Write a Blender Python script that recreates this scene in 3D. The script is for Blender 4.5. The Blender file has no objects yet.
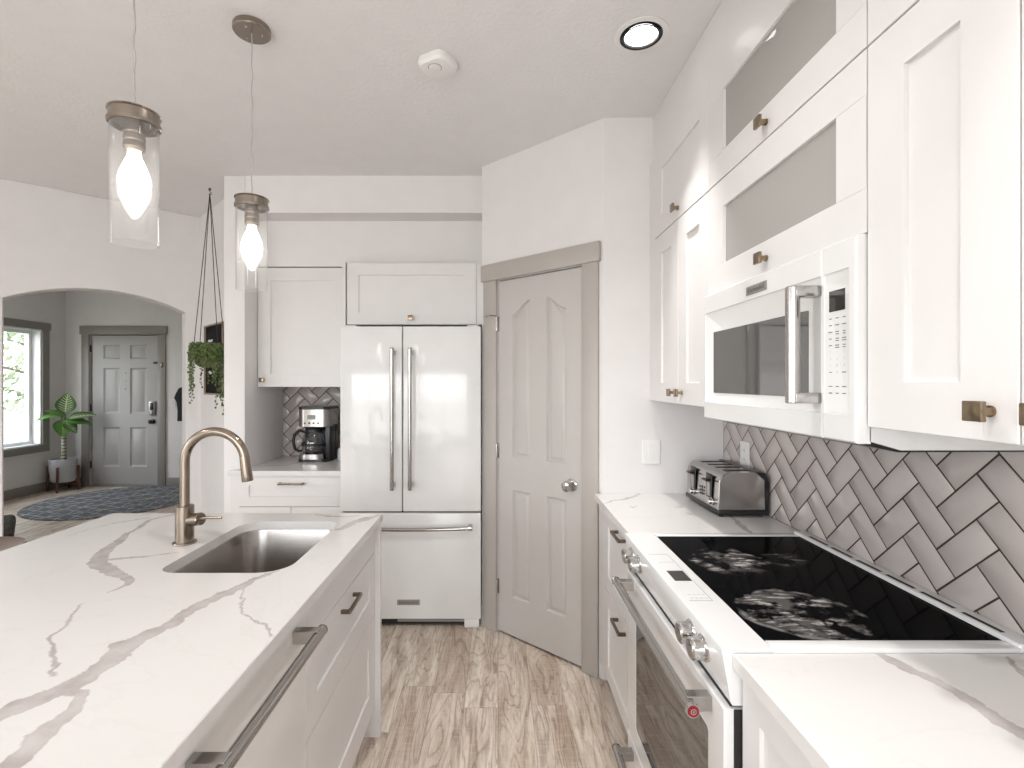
import bpy, bmesh, math, random
from mathutils import Vector, Matrix
random.seed(11)
S = bpy.context.scene
COL = S.collection

# ------------------------------------------------------------------ camera
cam_data = bpy.data.cameras.new('camera')
cam = bpy.data.objects.new('camera', cam_data)
COL.objects.link(cam)
cam.location = (0, 0, 1.46)
cam.rotation_euler = (math.radians(90), 0, 0)
cam_data.sensor_width = 36
cam_data.lens = 500 / 1024 * 36
cam_data.shift_x = 14 / 1024
cam_data.shift_y = -2 / 1024
cam_data.clip_start = 0.02
S.camera = cam

# ------------------------------------------------------------------ colour management
S.view_settings.view_transform = 'Standard'
S.view_settings.look = 'None'
S.view_settings.gamma = 1
S.view_settings.use_curve_mapping = False
S.view_settings.exposure = 0.07

# ------------------------------------------------------------------ sky
world = bpy.data.worlds.new('sky')
S.world = world
world.use_nodes = True
wn = world.node_tree
bg = wn.nodes['Background']
tc = wn.nodes.new('ShaderNodeTexCoord')
sep = wn.nodes.new('ShaderNodeSeparateXYZ')
rmp = wn.nodes.new('ShaderNodeValToRGB')
wn.links.new(tc.outputs['Generated'], sep.inputs[0])
wn.links.new(sep.outputs['Z'], rmp.inputs[0])
rmp.color_ramp.elements[0].position = 0.0
rmp.color_ramp.elements[0].color = (0.55, 0.54, 0.53, 1)
rmp.color_ramp.elements[1].position = 0.04
rmp.color_ramp.elements[1].color = (0.97, 0.975, 1.0, 1)
e = rmp.color_ramp.elements.new(0.8)
e.color = (0.84, 0.915, 1.0, 1)
wn.links.new(rmp.outputs[0], bg.inputs['Color'])
bg.inputs['Strength'].default_value = 6.6


def portal(name, loc, rot, sx, sy):
    d = bpy.data.lights.new(name, 'AREA')
    d.shape = 'RECTANGLE'
    d.size, d.size_y = sx, sy
    d.cycles.is_portal = True
    o = bpy.data.objects.new(name, d)
    o.location = loc
    o.rotation_euler = rot
    COL.objects.link(o)


R90 = math.radians(90)
# daylight enters by the foyer window and two assumed windows out of view
portal('portal', (-6.16, 5.9, 1.39), (0, -R90, 0), 1.52, 1.46)
portal('portal', (-1.6, -2.68, 1.3), (R90, 0, 0), 4.2, 2.2)
portal('portal', (-4.68, -0.55, 1.4), (0, -R90, 0), 2.0, 2.9)
DOWNLIGHT_POWER = 70
BULB_POWER = 4.0

# ------------------------------------------------------------------ helpers
Z = Vector((0, 0, 1))
BASE = {}


def fr(o, N, U=(0, 0, 1)):
    """frame: u to the right, v up, d outwards"""
    N = Vector(N).normalized()
    U = Vector(U).normalized()
    R = U.cross(N)
    m = Matrix.Identity(4)
    for i in range(3):
        m[i][0], m[i][1], m[i][2], m[i][3] = R[i], U[i], N[i], o[i]
    return m


def offset_poly(poly, dist):
    n = len(poly)
    out = []
    for i in range(n):
        p0, p1, p2 = Vector(poly[i - 1]), Vector(poly[i]), Vector(poly[(i + 1) % n])
        a, b = (p1 - p0), (p2 - p1)
        if a.length < 1e-9 or b.length < 1e-9:
            out.append(tuple(p1))
            continue
        a.normalize(); b.normalize()
        na, nb = Vector((-a.y, a.x)), Vector((-b.y, b.x))
        m = na + nb
        if m.length < 1e-6:
            m = na
        m.normalize()
        c = max(0.35, m.dot(na))
        out.append(tuple(p1 + m * (dist / c)))
    return out


def rect(u0, v0, u1, v1):
    return [(u0, v0), (u1, v0), (u1, v1), (u0, v1)]


def rrect(u0, v0, u1, v1, r, n=6):
    if not isinstance(r, (list, tuple)):
        r = [r] * 4
    pts = []
    for (cx, cy, a0, rr) in ((u0 + r[0], v0 + r[0], 180, r[0]), (u1 - r[1], v0 + r[1], 270, r[1]),
                             (u1 - r[2], v1 - r[2], 0, r[2]), (u0 + r[3], v1 - r[3], 90, r[3])):
        for k in range(n + 1):
            a = math.radians(a0 + 90 * k / n)
            pts.append((cx + rr * math.cos(a), cy + rr * math.sin(a)))
    return pts


def circle(cx, cy, r, n=32):
    return [(cx + r * math.cos(2 * math.pi * k / n), cy + r * math.sin(2 * math.pi * k / n)) for k in range(n)]


class MB:
    def __init__(self):
        self.bm = bmesh.new()

    def merge(self, tb, M=None):
        if M is not None:
            bmesh.ops.transform(tb, matrix=M, verts=tb.verts[:])
        vm = {}
        for v in tb.verts:
            vm[v] = self.bm.verts.new(v.co)
        for f in tb.faces:
            try:
                self.bm.faces.new([vm[v] for v in f.verts])
            except ValueError:
                pass
        tb.free()
        return self

    def box(self, x0, x1, y0, y1, z0, z1, bev=0.0, seg=2, M=None):
        tb = bmesh.new()
        bmesh.ops.create_cube(tb, size=1)
        for v in tb.verts:
            v.co = Vector(((x0 + x1) / 2 + v.co.x * (x1 - x0), (y0 + y1) / 2 + v.co.y * (y1 - y0),
                           (z0 + z1) / 2 + v.co.z * (z1 - z0)))
        if bev > 0:
            bmesh.ops.bevel(tb, geom=tb.edges[:], offset=bev, segments=seg, profile=0.5, affect='EDGES')
        return self.merge(tb, M)

    def lathe(self, prof, o=(0, 0, 0), axis=(0, 0, 1), seg=32):
        axis = Vector(axis).normalized()
        ref = Vector((1, 0, 0)) if abs(axis.x) < 0.9 else Vector((0, 1, 0))
        a = (ref - axis * ref.dot(axis)).normalized()
        b = axis.cross(a)
        o = Vector(o)
        rings = []
        for (r, h) in prof:
            if r < 1e-6:
                rings.append([self.bm.verts.new(o + axis * h)])
            else:
                rings.append([self.bm.verts.new(o + axis * h + (a * math.cos(2 * math.pi * k / seg) + b * math.sin(2 * math.pi * k / seg)) * r)
                              for k in range(seg)])
        for i in range(len(rings) - 1):
            p, q = rings[i], rings[i + 1]
            for k in range(seg):
                k2 = (k + 1) % seg
                if len(p) == 1 and len(q) == 1:
                    continue
                if len(p) == 1:
                    self.bm.faces.new((p[0], q[k], q[k2]))
                elif len(q) == 1:
                    self.bm.faces.new((p[k], p[k2], q[0]))
                else:
                    self.bm.faces.new((p[k], p[k2], q[k2], q[k]))
        return self

    def cyl(self, p0, p1, r, r1=None, seg=24, bev=0.0):
        p0, p1 = Vector(p0), Vector(p1)
        h = (p1 - p0).length
        r1 = r if r1 is None else r1
        if bev > 0:
            prof = [(0, 0), (r - bev, 0), (r, bev), (r1, h - bev), (r1 - bev, h), (0, h)]
        else:
            prof = [(0, 0), (r, 0), (r1, h), (0, h)]
        return self.lathe(prof, p0, p1 - p0, seg)

    def tube(self, pts, r, seg=10, cap=True, flat=None):
        pts = [Vector(p) for p in pts]
        n = len(pts)
        rs = r if isinstance(r, (list, tuple)) else [r] * n
        rings = []
        t0 = (pts[1] - pts[0]).normalized()
        ref = Vector((0, 0, 1)) if abs(t0.z) < 0.9 else Vector((1, 0, 0))
        a = (ref - t0 * ref.dot(t0)).normalized()
        for i in range(n):
            t = (pts[min(i + 1, n - 1)] - pts[max(i - 1, 0)]).normalized()
            a = (a - t * a.dot(t)).normalized()
            b = t.cross(a)
            fl = 1.0 if flat is None else flat
            rings.append([self.bm.verts.new(pts[i] + (a * math.cos(2 * math.pi * k / seg) + b * fl * math.sin(2 * math.pi * k / seg)) * rs[i])
                          for k in range(seg)])
        for i in range(n - 1):
            for k in range(seg):
                k2 = (k + 1) % seg
                self.bm.faces.new((rings[i][k], rings[i][k2], rings[i + 1][k2], rings[i + 1][k]))
        if cap:
            self.bm.faces.new(rings[0][::-1])
            self.bm.faces.new(rings[-1])
        return self

    def sphere(self, c, r, sc=(1, 1, 1), sub=2):
        tb = bmesh.new()
        bmesh.ops.create_icosphere(tb, subdivisions=sub, radius=r)
        for v in tb.verts:
            v.co = Vector((v.co.x * sc[0], v.co.y * sc[1], v.co.z * sc[2])) + Vector(c)
        return self.merge(tb)

    def prism(self, F, poly, d0, d1):
        a = [self.bm.verts.new(F @ Vector((p[0], p[1], d0))) for p in poly]
        b = [self.bm.verts.new(F @ Vector((p[0], p[1], d1))) for p in poly]
        n = len(poly)
        self.bm.faces.new(a[::-1])
        self.bm.faces.new(b)
        for i in range(n):
            j = (i + 1) % n
            self.bm.faces.new((a[i], a[j], b[j], b[i]))
        return self

    def fbox(self, F, u0, u1, v0, v1, d0, d1, bev=0.0, seg=2):
        return self.box(u0, u1, v0, v1, d0, d1, bev, seg, F)

    def slab(self, F, outer, t, holes=(), b=0.0012):
        """plate with chamfered outline; each hole is (polygon, [(inset, depth)...], through)"""
        tb = bmesh.new()

        def loop(poly, d):
            return [tb.verts.new((p[0], p[1], d)) for p in poly]

        def bridge(l0, l1):
            n = len(l0)
            for i in range(n):
                j = (i + 1) % n
                tb.faces.new((l0[i], l0[j], l1[j], l1[i]))

        def ring(l):
            return [tb.edges.get((l[i], l[(i + 1) % len(l)])) or tb.edges.new((l[i], l[(i + 1) % len(l)])) for i in range(len(l))]

        front = loop(offset_poly(outer, b), 0)
        mid = loop(outer, -b)
        back = loop(outer, -t)
        ed = ring(front)
        be = None
        hl = []
        for (poly, prof, through) in holes:
            l = loop(poly, 0)
            ed += ring(l)
            hl.append((poly, prof, through, l))
        if hl:
            bmesh.ops.triangle_fill(tb, use_beauty=True, use_dissolve=False, edges=ed, normal=(0, 0, 1))
        else:
            tb.faces.new(front)
        bridge(front, mid)
        bridge(mid, back)
        backloops = []
        for (poly, prof, through, l) in hl:
            prev = l
            for (ins, dep) in prof:
                nl = loop(ins if isinstance(ins, list) else offset_poly(poly, ins) if ins else poly, dep)
                bridge(prev, nl)
                prev = nl
            if through:
                nl = loop(poly, -t)
                bridge(prev, nl)
                backloops.append(nl)
            else:
                tb.faces.new(prev)
        if backloops:
            ed = ring(back)
            for l in backloops:
                ed += ring(l)
            bmesh.ops.triangle_fill(tb, use_beauty=True, use_dissolve=False, edges=ed, normal=(0, 0, -1))
        else:
            tb.faces.new(back[::-1])
        bmesh.ops.recalc_face_normals(tb, faces=tb.faces[:])
        return self.merge(tb, F)

    def build(self, name, m, parent=None, loc=None, angle=32, recalc=True):
        if recalc:
            bmesh.ops.recalc_face_normals(self.bm, faces=self.bm.faces[:])
        if parent is not None:
            base = BASE[parent]
        elif loc is not None:
            base = Vector(loc)
        else:
            xs = [v.co for v in self.bm.verts]
            base = Vector(((min(p.x for p in xs) + max(p.x for p in xs)) / 2, (min(p.y for p in xs) + max(p.y for p in xs)) / 2,
                           min(p.z for p in xs)))
        bmesh.ops.translate(self.bm, verts=self.bm.verts[:], vec=-base)
        me = bpy.data.meshes.new(name)
        self.bm.to_mesh(me)
        self.bm.free()
        me.polygons.foreach_set('use_smooth', [True] * len(me.polygons))
        me.set_sharp_from_angle(angle=math.radians(angle))
        me.materials.append(m)
        o = bpy.data.objects.new(name, me)
        COL.objects.link(o)
        if parent is not None:
            o.parent = parent
        else:
            o.location = base
        BASE[o] = base
        return o


def tag(o, label, cat, group=None, kind=None):
    o['label'] = label
    o['category'] = cat
    if group:
        o['group'] = group
    if kind:
        o['kind'] = kind
    return o


def thing(name, label, cat, loc=(0, 0, 0), group=None, kind=None):
    o = bpy.data.objects.new(name, None)
    o.empty_display_size = 0.05
    COL.objects.link(o)
    o.location = loc
    BASE[o] = Vector(loc)
    return tag(o, label, cat, group, kind)


def struct(name, mb, m, label, cat, loc=None, angle=32):
    return tag(mb.build(name, m, None, loc, angle), label, cat, None, 'structure')


def copy_tree(o, parent=None):
    c = o.copy()
    COL.objects.link(c)
    if parent is not None:
        c.parent = parent
    for ch in list(o.children):
        copy_tree(ch, c)
    return c


def letter(name, text, size, F, m, parent, depth=0.0006, align='CENTER', sx=1.0):
    cu = bpy.data.curves.new(name, 'FONT')
    cu.body = text
    cu.size = size
    cu.align_x = align
    cu.align_y = 'CENTER'
    cu.extrude = depth
    tmp = bpy.data.objects.new(name, cu)
    COL.objects.link(tmp)
    bpy.context.view_layer.update()
    dg = bpy.context.evaluated_depsgraph_get()
    me = bpy.data.meshes.new_from_object(tmp.evaluated_get(dg))
    bpy.data.objects.remove(tmp)
    me.transform(F @ Matrix.Scale(sx, 4, (1, 0, 0)))
    me.transform(Matrix.Translation(-BASE[parent]))
    me.materials.clear()
    me.materials.append(m)
    o = bpy.data.objects.new(name, me)
    COL.objects.link(o)
    o.parent = parent
    BASE[o] = BASE[parent]
    return o


# ------------------------------------------------------------------ materials
def new_mat(name):
    m = bpy.data.materials.new(name)
    m.use_nodes = True
    return m, m.node_tree, m.node_tree.nodes['Principled BSDF']


def N(nt, typ, **kw):
    n = nt.nodes.new(typ)
    for k, v in kw.items():
        setattr(n, k, v)
    return n


def setin(n, i, v):
    if hasattr(v, 'is_output') or isinstance(v, bpy.types.NodeSocket):
        n.id_data.links.new(v, n.inputs[i])
    else:
        n.inputs[i].default_value = v


def math_n(nt, op, a, b=None, c=None, clamp=False):
    n = N(nt, 'ShaderNodeMath', operation=op)
    n.use_clamp = clamp
    setin(n, 0, a)
    if b is not None:
        setin(n, 1, b)
    if c is not None:
        setin(n, 2, c)
    return n.outputs[0]


def vmath(nt, op, a, b=None, c=None):
    n = N(nt, 'ShaderNodeVectorMath', operation=op)
    setin(n, 0, a)
    if b is not None:
        setin(n, 1, b)
    if c is not None:
        setin(n, 2, c)
    return n.outputs['Value'] if op in ('LENGTH', 'DOT_PRODUCT') else n.outputs['Vector']


def mixc(nt, fac, a, b):
    n = N(nt, 'ShaderNodeMix', data_type='RGBA')
    setin(n, 0, fac)
    setin(n, 6, a)
    setin(n, 7, b)
    return n.outputs[2]


def ramp(nt, fac, stops):
    n = N(nt, 'ShaderNodeValToRGB')
    els = n.color_ramp.elements
    while len(els) < len(stops):
        els.new(0.5)
    for e_, (p, c) in zip(els, stops):
        e_.position = p
        e_.color = c if len(c) == 4 else (*c, 1)
    setin(n, 0, fac)
    return n.outputs[0]


def g1(v):
    return (v, v, v, 1)


def noise(nt, vec, scale, detail=3, rough=0.5, dist=0.0):
    n = N(nt, 'ShaderNodeTexNoise')
    if vec is not None:
        setin(n, 'Vector', vec)
    n.inputs['Scale'].default_value = scale
    n.inputs['Detail'].default_value = detail
    n.inputs['Roughness'].default_value = rough
    n.inputs['Distortion'].default_value = dist
    return n


def objco(nt):
    return N(nt, 'ShaderNodeTexCoord').outputs['Object']


def bump(nt, height, strength, dist, bs):
    b = N(nt, 'ShaderNodeBump')
    b.inputs['Strength'].default_value = strength
    b.inputs['Distance'].default_value = dist
    setin(b, 'Height', height)
    nt.links.new(b.outputs[0], bs.inputs['Normal'])


def simple(name, col, rough=0.5, metal=0.0, coat=0.0, spec=0.5, var=0.0, vscale=8, bmp=0.0, bscale=60, bdist=0.002, stretch=None):
    m, nt, bs = new_mat(name)
    bs.inputs['Roughness'].default_value = rough
    bs.inputs['Metallic'].default_value = metal
    bs.inputs['Coat Weight'].default_value = coat
    bs.inputs['Coat Roughness'].default_value = 0.04
    bs.inputs['Specular IOR Level'].default_value = spec
    co = objco(nt)
    if stretch:
        mp = N(nt, 'ShaderNodeMapping')
        setin(mp, 'Vector', co)
        mp.inputs['Scale'].default_value = stretch
        co = mp.outputs[0]
    nz = noise(nt, co, vscale, 4)
    v = max(var, 0.012)
    c0 = tuple(max(0, x * (1 - v)) for x in col)
    c1 = tuple(min(1, x * (1 + v)) for x in col)
    nt.links.new(ramp(nt, nz.outputs[0], [(0.35, c0), (0.65, c1)]), bs.inputs['Base Color'])
    if bmp > 0:
        bump(nt, noise(nt, co, bscale, 3).outputs[0], bmp, bdist, bs)
    return m


def brushed(name, col, rough=0.25, stretch=(2, 2, 200), amt=0.12):
    m, nt, bs = new_mat(name)
    mp = N(nt, 'ShaderNodeMapping')
    setin(mp, 'Vector', objco(nt))
    mp.inputs['Scale'].default_value = stretch
    nz = noise(nt, mp.outputs[0], 4, 4, 0.6)
    bs.inputs['Metallic'].default_value = 1
    bs.inputs['Base Color'].default_value = (*col, 1)
    mr = N(nt, 'ShaderNodeMapRange')
    setin(mr, 0, nz.outputs[0])
    mr.inputs['To Min'].default_value = rough - amt / 2
    mr.inputs['To Max'].default_value = rough + amt / 2
    nt.links.new(mr.outputs[0], bs.inputs['Roughness'])
    bump(nt, nz.outputs[0], 0.08, 0.001, bs)
    return m


def schlick(nt, ior):
    lw = N(nt, 'ShaderNodeLayerWeight')
    lw.inputs['Blend'].default_value = 0.5
    f0 = ((ior - 1) / (ior + 1)) ** 2
    return math_n(nt, 'MULTIPLY_ADD', math_n(nt, 'POWER', lw.outputs['Facing'], 5.0), 1 - f0, f0)


def thin_glass(name, tint, ior=1.45, rough=0.0, extra=0.0, body=None, bodyfac=0.0):
    """single-pane glass: fresnel mix of clear transmission and mirror reflection"""
    m, nt, bs = new_mat(name)
    nt.nodes.remove(bs)
    out = nt.nodes['Material Output']
    tr = N(nt, 'ShaderNodeBsdfTransparent')
    tr.inputs[0].default_value = (*tint, 1)
    gl = N(nt, 'ShaderNodeBsdfGlossy')
    gl.inputs['Roughness'].default_value = rough
    fac = math_n(nt, 'ADD', schlick(nt, ior), extra, clamp=True)
    mx = N(nt, 'ShaderNodeMixShader')
    base = tr.outputs[0]
    if body:
        df = N(nt, 'ShaderNodeBsdfDiffuse')
        df.inputs[0].default_value = (*body, 1)
        m2 = N(nt, 'ShaderNodeMixShader')
        m2.inputs[0].default_value = bodyfac
        nt.links.new(tr.outputs[0], m2.inputs[1])
        nt.links.new(df.outputs[0], m2.inputs[2])
        base = m2.outputs[0]
    nt.links.new(fac, mx.inputs[0])
    nt.links.new(base, mx.inputs[1])
    nt.links.new(gl.outputs[0], mx.inputs[2])
    nt.links.new(mx.outputs[0], out.inputs['Surface'])
    return m


def dark_mirror(name, col, ior, rough=0.02):
    """dark coated glass with a strong reflection (oven and microwave windows)"""
    m, nt, bs = new_mat(name)
    nt.nodes.remove(bs)
    out = nt.nodes['Material Output']
    df = N(nt, 'ShaderNodeBsdfDiffuse')
    df.inputs[0].default_value = (*col, 1)
    gl = N(nt, 'ShaderNodeBsdfGlossy')
    gl.inputs['Roughness'].default_value = rough
    mx = N(nt, 'ShaderNodeMixShader')
    nt.links.new(schlick(nt, ior), mx.inputs[0])
    nt.links.new(df.outputs[0], mx.inputs[1])
    nt.links.new(gl.outputs[0], mx.inputs[2])
    nt.links.new(mx.outputs[0], out.inputs['Surface'])
    return m


def emit(name, col, strength):
    m, nt, bs = new_mat(name)
    bs.inputs['Base Color'].default_value = (*col, 1)
    bs.inputs['Emission Color'].default_value = (*col, 1)
    bs.inputs['Emission Strength'].default_value = strength
    return m


M = {}
M['wall'] = simple('wall_paint', (0.79, 0.768, 0.765), 0.6, bmp=0.12, bscale=220, bdist=0.0012)
M['foyer_wall_shaded'] = simple('foyer_wall_paint_shaded', (0.78, 0.76, 0.745), 0.65, bmp=0.12, bscale=220, bdist=0.0012)  # the white wall paint, slightly darkened for the shade in the entry
M['ceiling'] = simple('ceiling_texture_paint', (0.80, 0.785, 0.782), 0.8, bmp=0.35, bscale=55, bdist=0.006)
M['cab'] = simple('cabinet_white_satin', (0.765, 0.745, 0.74), 0.3, spec=0.45)
M['cab_in'] = simple('cabinet_interior_white', (0.7, 0.68, 0.65), 0.5)
M['appl'] = simple('appliance_white_enamel', (0.79, 0.785, 0.78), 0.12, coat=0.5)
M['appl_grey'] = simple('appliance_grey_side', (0.6, 0.6, 0.6), 0.4)
M['trim'] = simple('greige_trim_paint', (0.45, 0.42, 0.39), 0.4)
M['pantry_door'] = simple('greige_door_paint', (0.535, 0.51, 0.487), 0.38)
M['foyer_trim'] = simple('grey_trim_paint', (0.285, 0.265, 0.24), 0.4)
M['entry_door'] = simple('grey_entry_door_paint', (0.42, 0.41, 0.395), 0.38)
M['white_trim'] = simple('white_window_vinyl', (0.85, 0.86, 0.86), 0.35)
M['steel'] = brushed('brushed_steel', (0.45, 0.43, 0.415), 0.22)
M['steel_h'] = brushed('brushed_steel_bar', (0.42, 0.40, 0.38), 0.17, (120, 3, 3))
M['sink'] = brushed('sink_steel', (0.40, 0.375, 0.355), 0.26, (3, 3, 90), 0.05)
M['chrome'] = simple('polished_chrome', (0.58, 0.57, 0.56), 0.06, 1.0)
M['nickel'] = brushed('brushed_warm_nickel', (0.285, 0.235, 0.19), 0.22, (200, 200, 4))
M['pnickel'] = brushed('pendant_nickel', (0.32, 0.275, 0.235), 0.22, (3, 3, 200))
M['brass'] = brushed('antique_brass', (0.29, 0.225, 0.155), 0.22, (40, 40, 40))
M['bronze'] = brushed('dark_brass_pull', (0.19, 0.15, 0.11), 0.25, (60, 3, 60))
M['black'] = simple('black_plastic', (0.012, 0.012, 0.013), 0.3)
M['dark'] = simple('dark_gap', (0.02, 0.019, 0.018), 0.7)
M['grout'] = simple('dark_brown_grout', (0.045, 0.03, 0.024), 0.9, var=0.15, vscale=200)
M['white_plastic'] = simple('white_plastic', (0.84, 0.83, 0.81), 0.35)
M['pane'] = thin_glass('window_glass', (0.97, 0.985, 0.98))
M['shade_glass'] = thin_glass('pendant_shade_glass', (0.99, 0.99, 0.99), 1.4, 0.0, 0.025, (0.9, 0.9, 0.9), 0.035)
M['cab_glass'] = thin_glass('cabinet_door_glass', (0.75, 0.73, 0.71), 1.5, 0.02, 0.05, (0.62, 0.60, 0.575), 0.6)
M['carafe_glass'] = thin_glass('carafe_glass', (0.75, 0.77, 0.78), 1.5, 0.0, 0.06)
M['mw_glass'] = dark_mirror('microwave_window_glass', (0.10, 0.098, 0.095), 2.6)
M['oven_glass'] = dark_mirror('oven_window_glass', (0.035, 0.032, 0.03), 3.0)
M['display'] = dark_mirror('display_glass', (0.03, 0.028, 0.026), 1.9)
M['red'] = simple('red_medallion', (0.22, 0.01, 0.012), 0.25)
M['ink'] = simple('dark_grey_print', (0.12, 0.12, 0.12), 0.5)
M['ink_light'] = simple('pale_grey_print', (0.5, 0.5, 0.5), 0.5)
M['plate'] = simple('grey_badge_plate', (0.36, 0.35, 0.34), 0.3, 0.6)
M['bulb'] = emit('glowing_bulb', (1.0, 0.95, 0.88), 9.0)
M['fill_diffuser'] = emit('entry_fill_diffuser', (1.0, 0.97, 0.93), 1.6)
M['lamp_lens'] = emit('downlight_lens', (1.0, 0.99, 0.96), 5.0)
M['pot_grey'] = simple('pale_grey_ceramic', (0.52, 0.53, 0.55), 0.5, var=0.05)
M['pot_green'] = simple('glazed_olive_pot', (0.10, 0.12, 0.035), 0.35, var=0.3, vscale=30)
M['walnut'] = simple('walnut_wood', (0.13, 0.058, 0.03), 0.4, var=0.4, vscale=6, stretch=(14, 14, 1.5))
M['redwood'] = simple('reddish_brown_wood', (0.09, 0.026, 0.011), 0.3, var=0.35, vscale=6, stretch=(14, 14, 1.5))
M['soil'] = simple('soil', (0.03, 0.022, 0.016), 0.9, bmp=0.6, bscale=80)
M['cord'] = simple('black_cord', (0.03, 0.03, 0.03), 0.8)
M['clear_cord'] = simple('silver_cord', (0.45, 0.44, 0.42), 0.4)
M['coat'] = simple('black_cloth', (0.012, 0.012, 0.014), 0.9, bmp=0.3, bscale=300)
M['chalk'] = simple('chalkboard', (0.006, 0.006, 0.007), 0.8, spec=0.15)
M['frame_wood'] = simple('pale_brown_frame', (0.30, 0.23, 0.17), 0.5, var=0.2)
M['chalk_white'] = simple('white_chalk', (0.75, 0.75, 0.74), 0.8)
M['bark'] = simple('bark', (0.12, 0.09, 0.07), 0.9, var=0.3, bmp=0.5)
M['tree_leaf'] = simple('tree_leaf', (0.30, 0.37, 0.23), 0.5, var=0.45, vscale=1.5)
M['lawn'] = simple('lawn', (0.20, 0.21, 0.16), 0.9, var=0.3, vscale=3)


def floor_mat():
    m, nt, bs = new_mat('vinyl_plank_floor')
    sp = N(nt, 'ShaderNodeSeparateXYZ')
    setin(sp, 0, objco(nt))
    x, y = sp.outputs[0], sp.outputs[1]
    W, L = 0.152, 1.22
    xi = math_n(nt, 'DIVIDE', x, W)
    ix = math_n(nt, 'FLOOR', xi)
    fx = math_n(nt, 'SUBTRACT', xi, ix)
    wn1 = N(nt, 'ShaderNodeTexWhiteNoise', noise_dimensions='1D')
    setin(wn1, 'W', ix)
    yo = math_n(nt, 'ADD', math_n(nt, 'DIVIDE', y, L), wn1.outputs['Value'])
    iy = math_n(nt, 'FLOOR', yo)
    fy = math_n(nt, 'SUBTRACT', yo, iy)
    idv = N(nt, 'ShaderNodeCombineXYZ')
    setin(idv, 0, ix); setin(idv, 1, iy)
    wn2 = N(nt, 'ShaderNodeTexWhiteNoise', noise_dimensions='3D')
    setin(wn2, 'Vector', idv.outputs[0])
    rnd = wn2.outputs['Value']
    # grain space: shifted for every plank
    gv = N(nt, 'ShaderNodeCombineXYZ')
    setin(gv, 0, math_n(nt, 'MULTIPLY_ADD', rnd, 7.3, x))
    setin(gv, 1, math_n(nt, 'MULTIPLY_ADD', rnd, 13.1, math_n(nt, 'MULTIPLY', y, 0.13)))
    setin(gv, 2, math_n(nt, 'MULTIPLY', rnd, 5.0))
    broad = noise(nt, gv.outputs[0], 14, 4, 0.55, 0.9).outputs[0]
    rings = math_n(nt, 'FRACT', math_n(nt, 'MULTIPLY', noise(nt, gv.outputs[0], 7.5, 2, 0.5, 0.5).outputs[0], 14))
    ring = math_n(nt, 'ABSOLUTE', math_n(nt, 'MULTIPLY_ADD', rings, 2.0, -1.0))
    ringm = ramp(nt, ring, [(0.0, g1(1)), (0.35, g1(0)), (1, g1(0))])
    fine = noise(nt, gv.outputs[0], 130, 4, 0.65).outputs[0]
    cross = N(nt, 'ShaderNodeCombineXYZ')
    setin(cross, 0, math_n(nt, 'MULTIPLY', x, 14)); setin(cross, 1, math_n(nt, 'MULTIPLY', y, 90)); setin(cross, 2, rnd)
    saw = noise(nt, cross.outputs[0], 1.0, 3, 0.6).outputs[0]
    base = ramp(nt, rnd, [(0.0, (0.64, 0.54, 0.45)), (0.5, (0.74, 0.645, 0.55)), (1.0, (0.82, 0.735, 0.645))])
    c = mixc(nt, math_n(nt, 'MULTIPLY', ramp(nt, broad, [(0.40, g1(0)), (0.66, g1(1))]), 0.8), base, (0.37, 0.265, 0.19, 1))
    c = mixc(nt, math_n(nt, 'MULTIPLY', ringm, math_n(nt, 'MULTIPLY', ramp(nt, broad, [(0.3, g1(0.15)), (0.6, g1(1))]), 0.72)), c, (0.22, 0.155, 0.11, 1))
    c = mixc(nt, math_n(nt, 'MULTIPLY', ramp(nt, fine, [(0.5, g1(0)), (0.75, g1(1))]), 0.5), c, (0.16, 0.115, 0.08, 1))
    c = mixc(nt, math_n(nt, 'MULTIPLY', ramp(nt, saw, [(0.5, g1(0)), (0.72, g1(1))]), 0.4), c, (0.66, 0.59, 0.51, 1))
    ex = math_n(nt, 'MULTIPLY', math_n(nt, 'MINIMUM', fx, math_n(nt, 'SUBTRACT', 1.0, fx)), W)
    ey = math_n(nt, 'MULTIPLY', math_n(nt, 'MINIMUM', fy, math_n(nt, 'SUBTRACT', 1.0, fy)), L)
    ed = math_n(nt, 'MINIMUM', ex, ey)
    seam = ramp(nt, math_n(nt, 'DIVIDE', ed, 0.002, clamp=True), [(0.0, g1(1)), (1, g1(0))])
    c = mixc(nt, math_n(nt, 'MULTIPLY', seam, 0.6), c, (0.11, 0.08, 0.06, 1))
    nt.links.new(c, bs.inputs['Base Color'])
    bs.inputs['Roughness'].default_value = 0.42
    h = math_n(nt, 'SUBTRACT', fine, math_n(nt, 'MULTIPLY', seam, 1.0))
    bump(nt, h, 0.15, 0.002, bs)
    return m


M['floor'] = floor_mat()


def px(x, y, z=0.914):
    """a point of the photograph lying at height z, as world x, y"""
    k = (y - 382) / (1.46 - z)
    return ((x - 498) / k, 500 / k)


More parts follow.
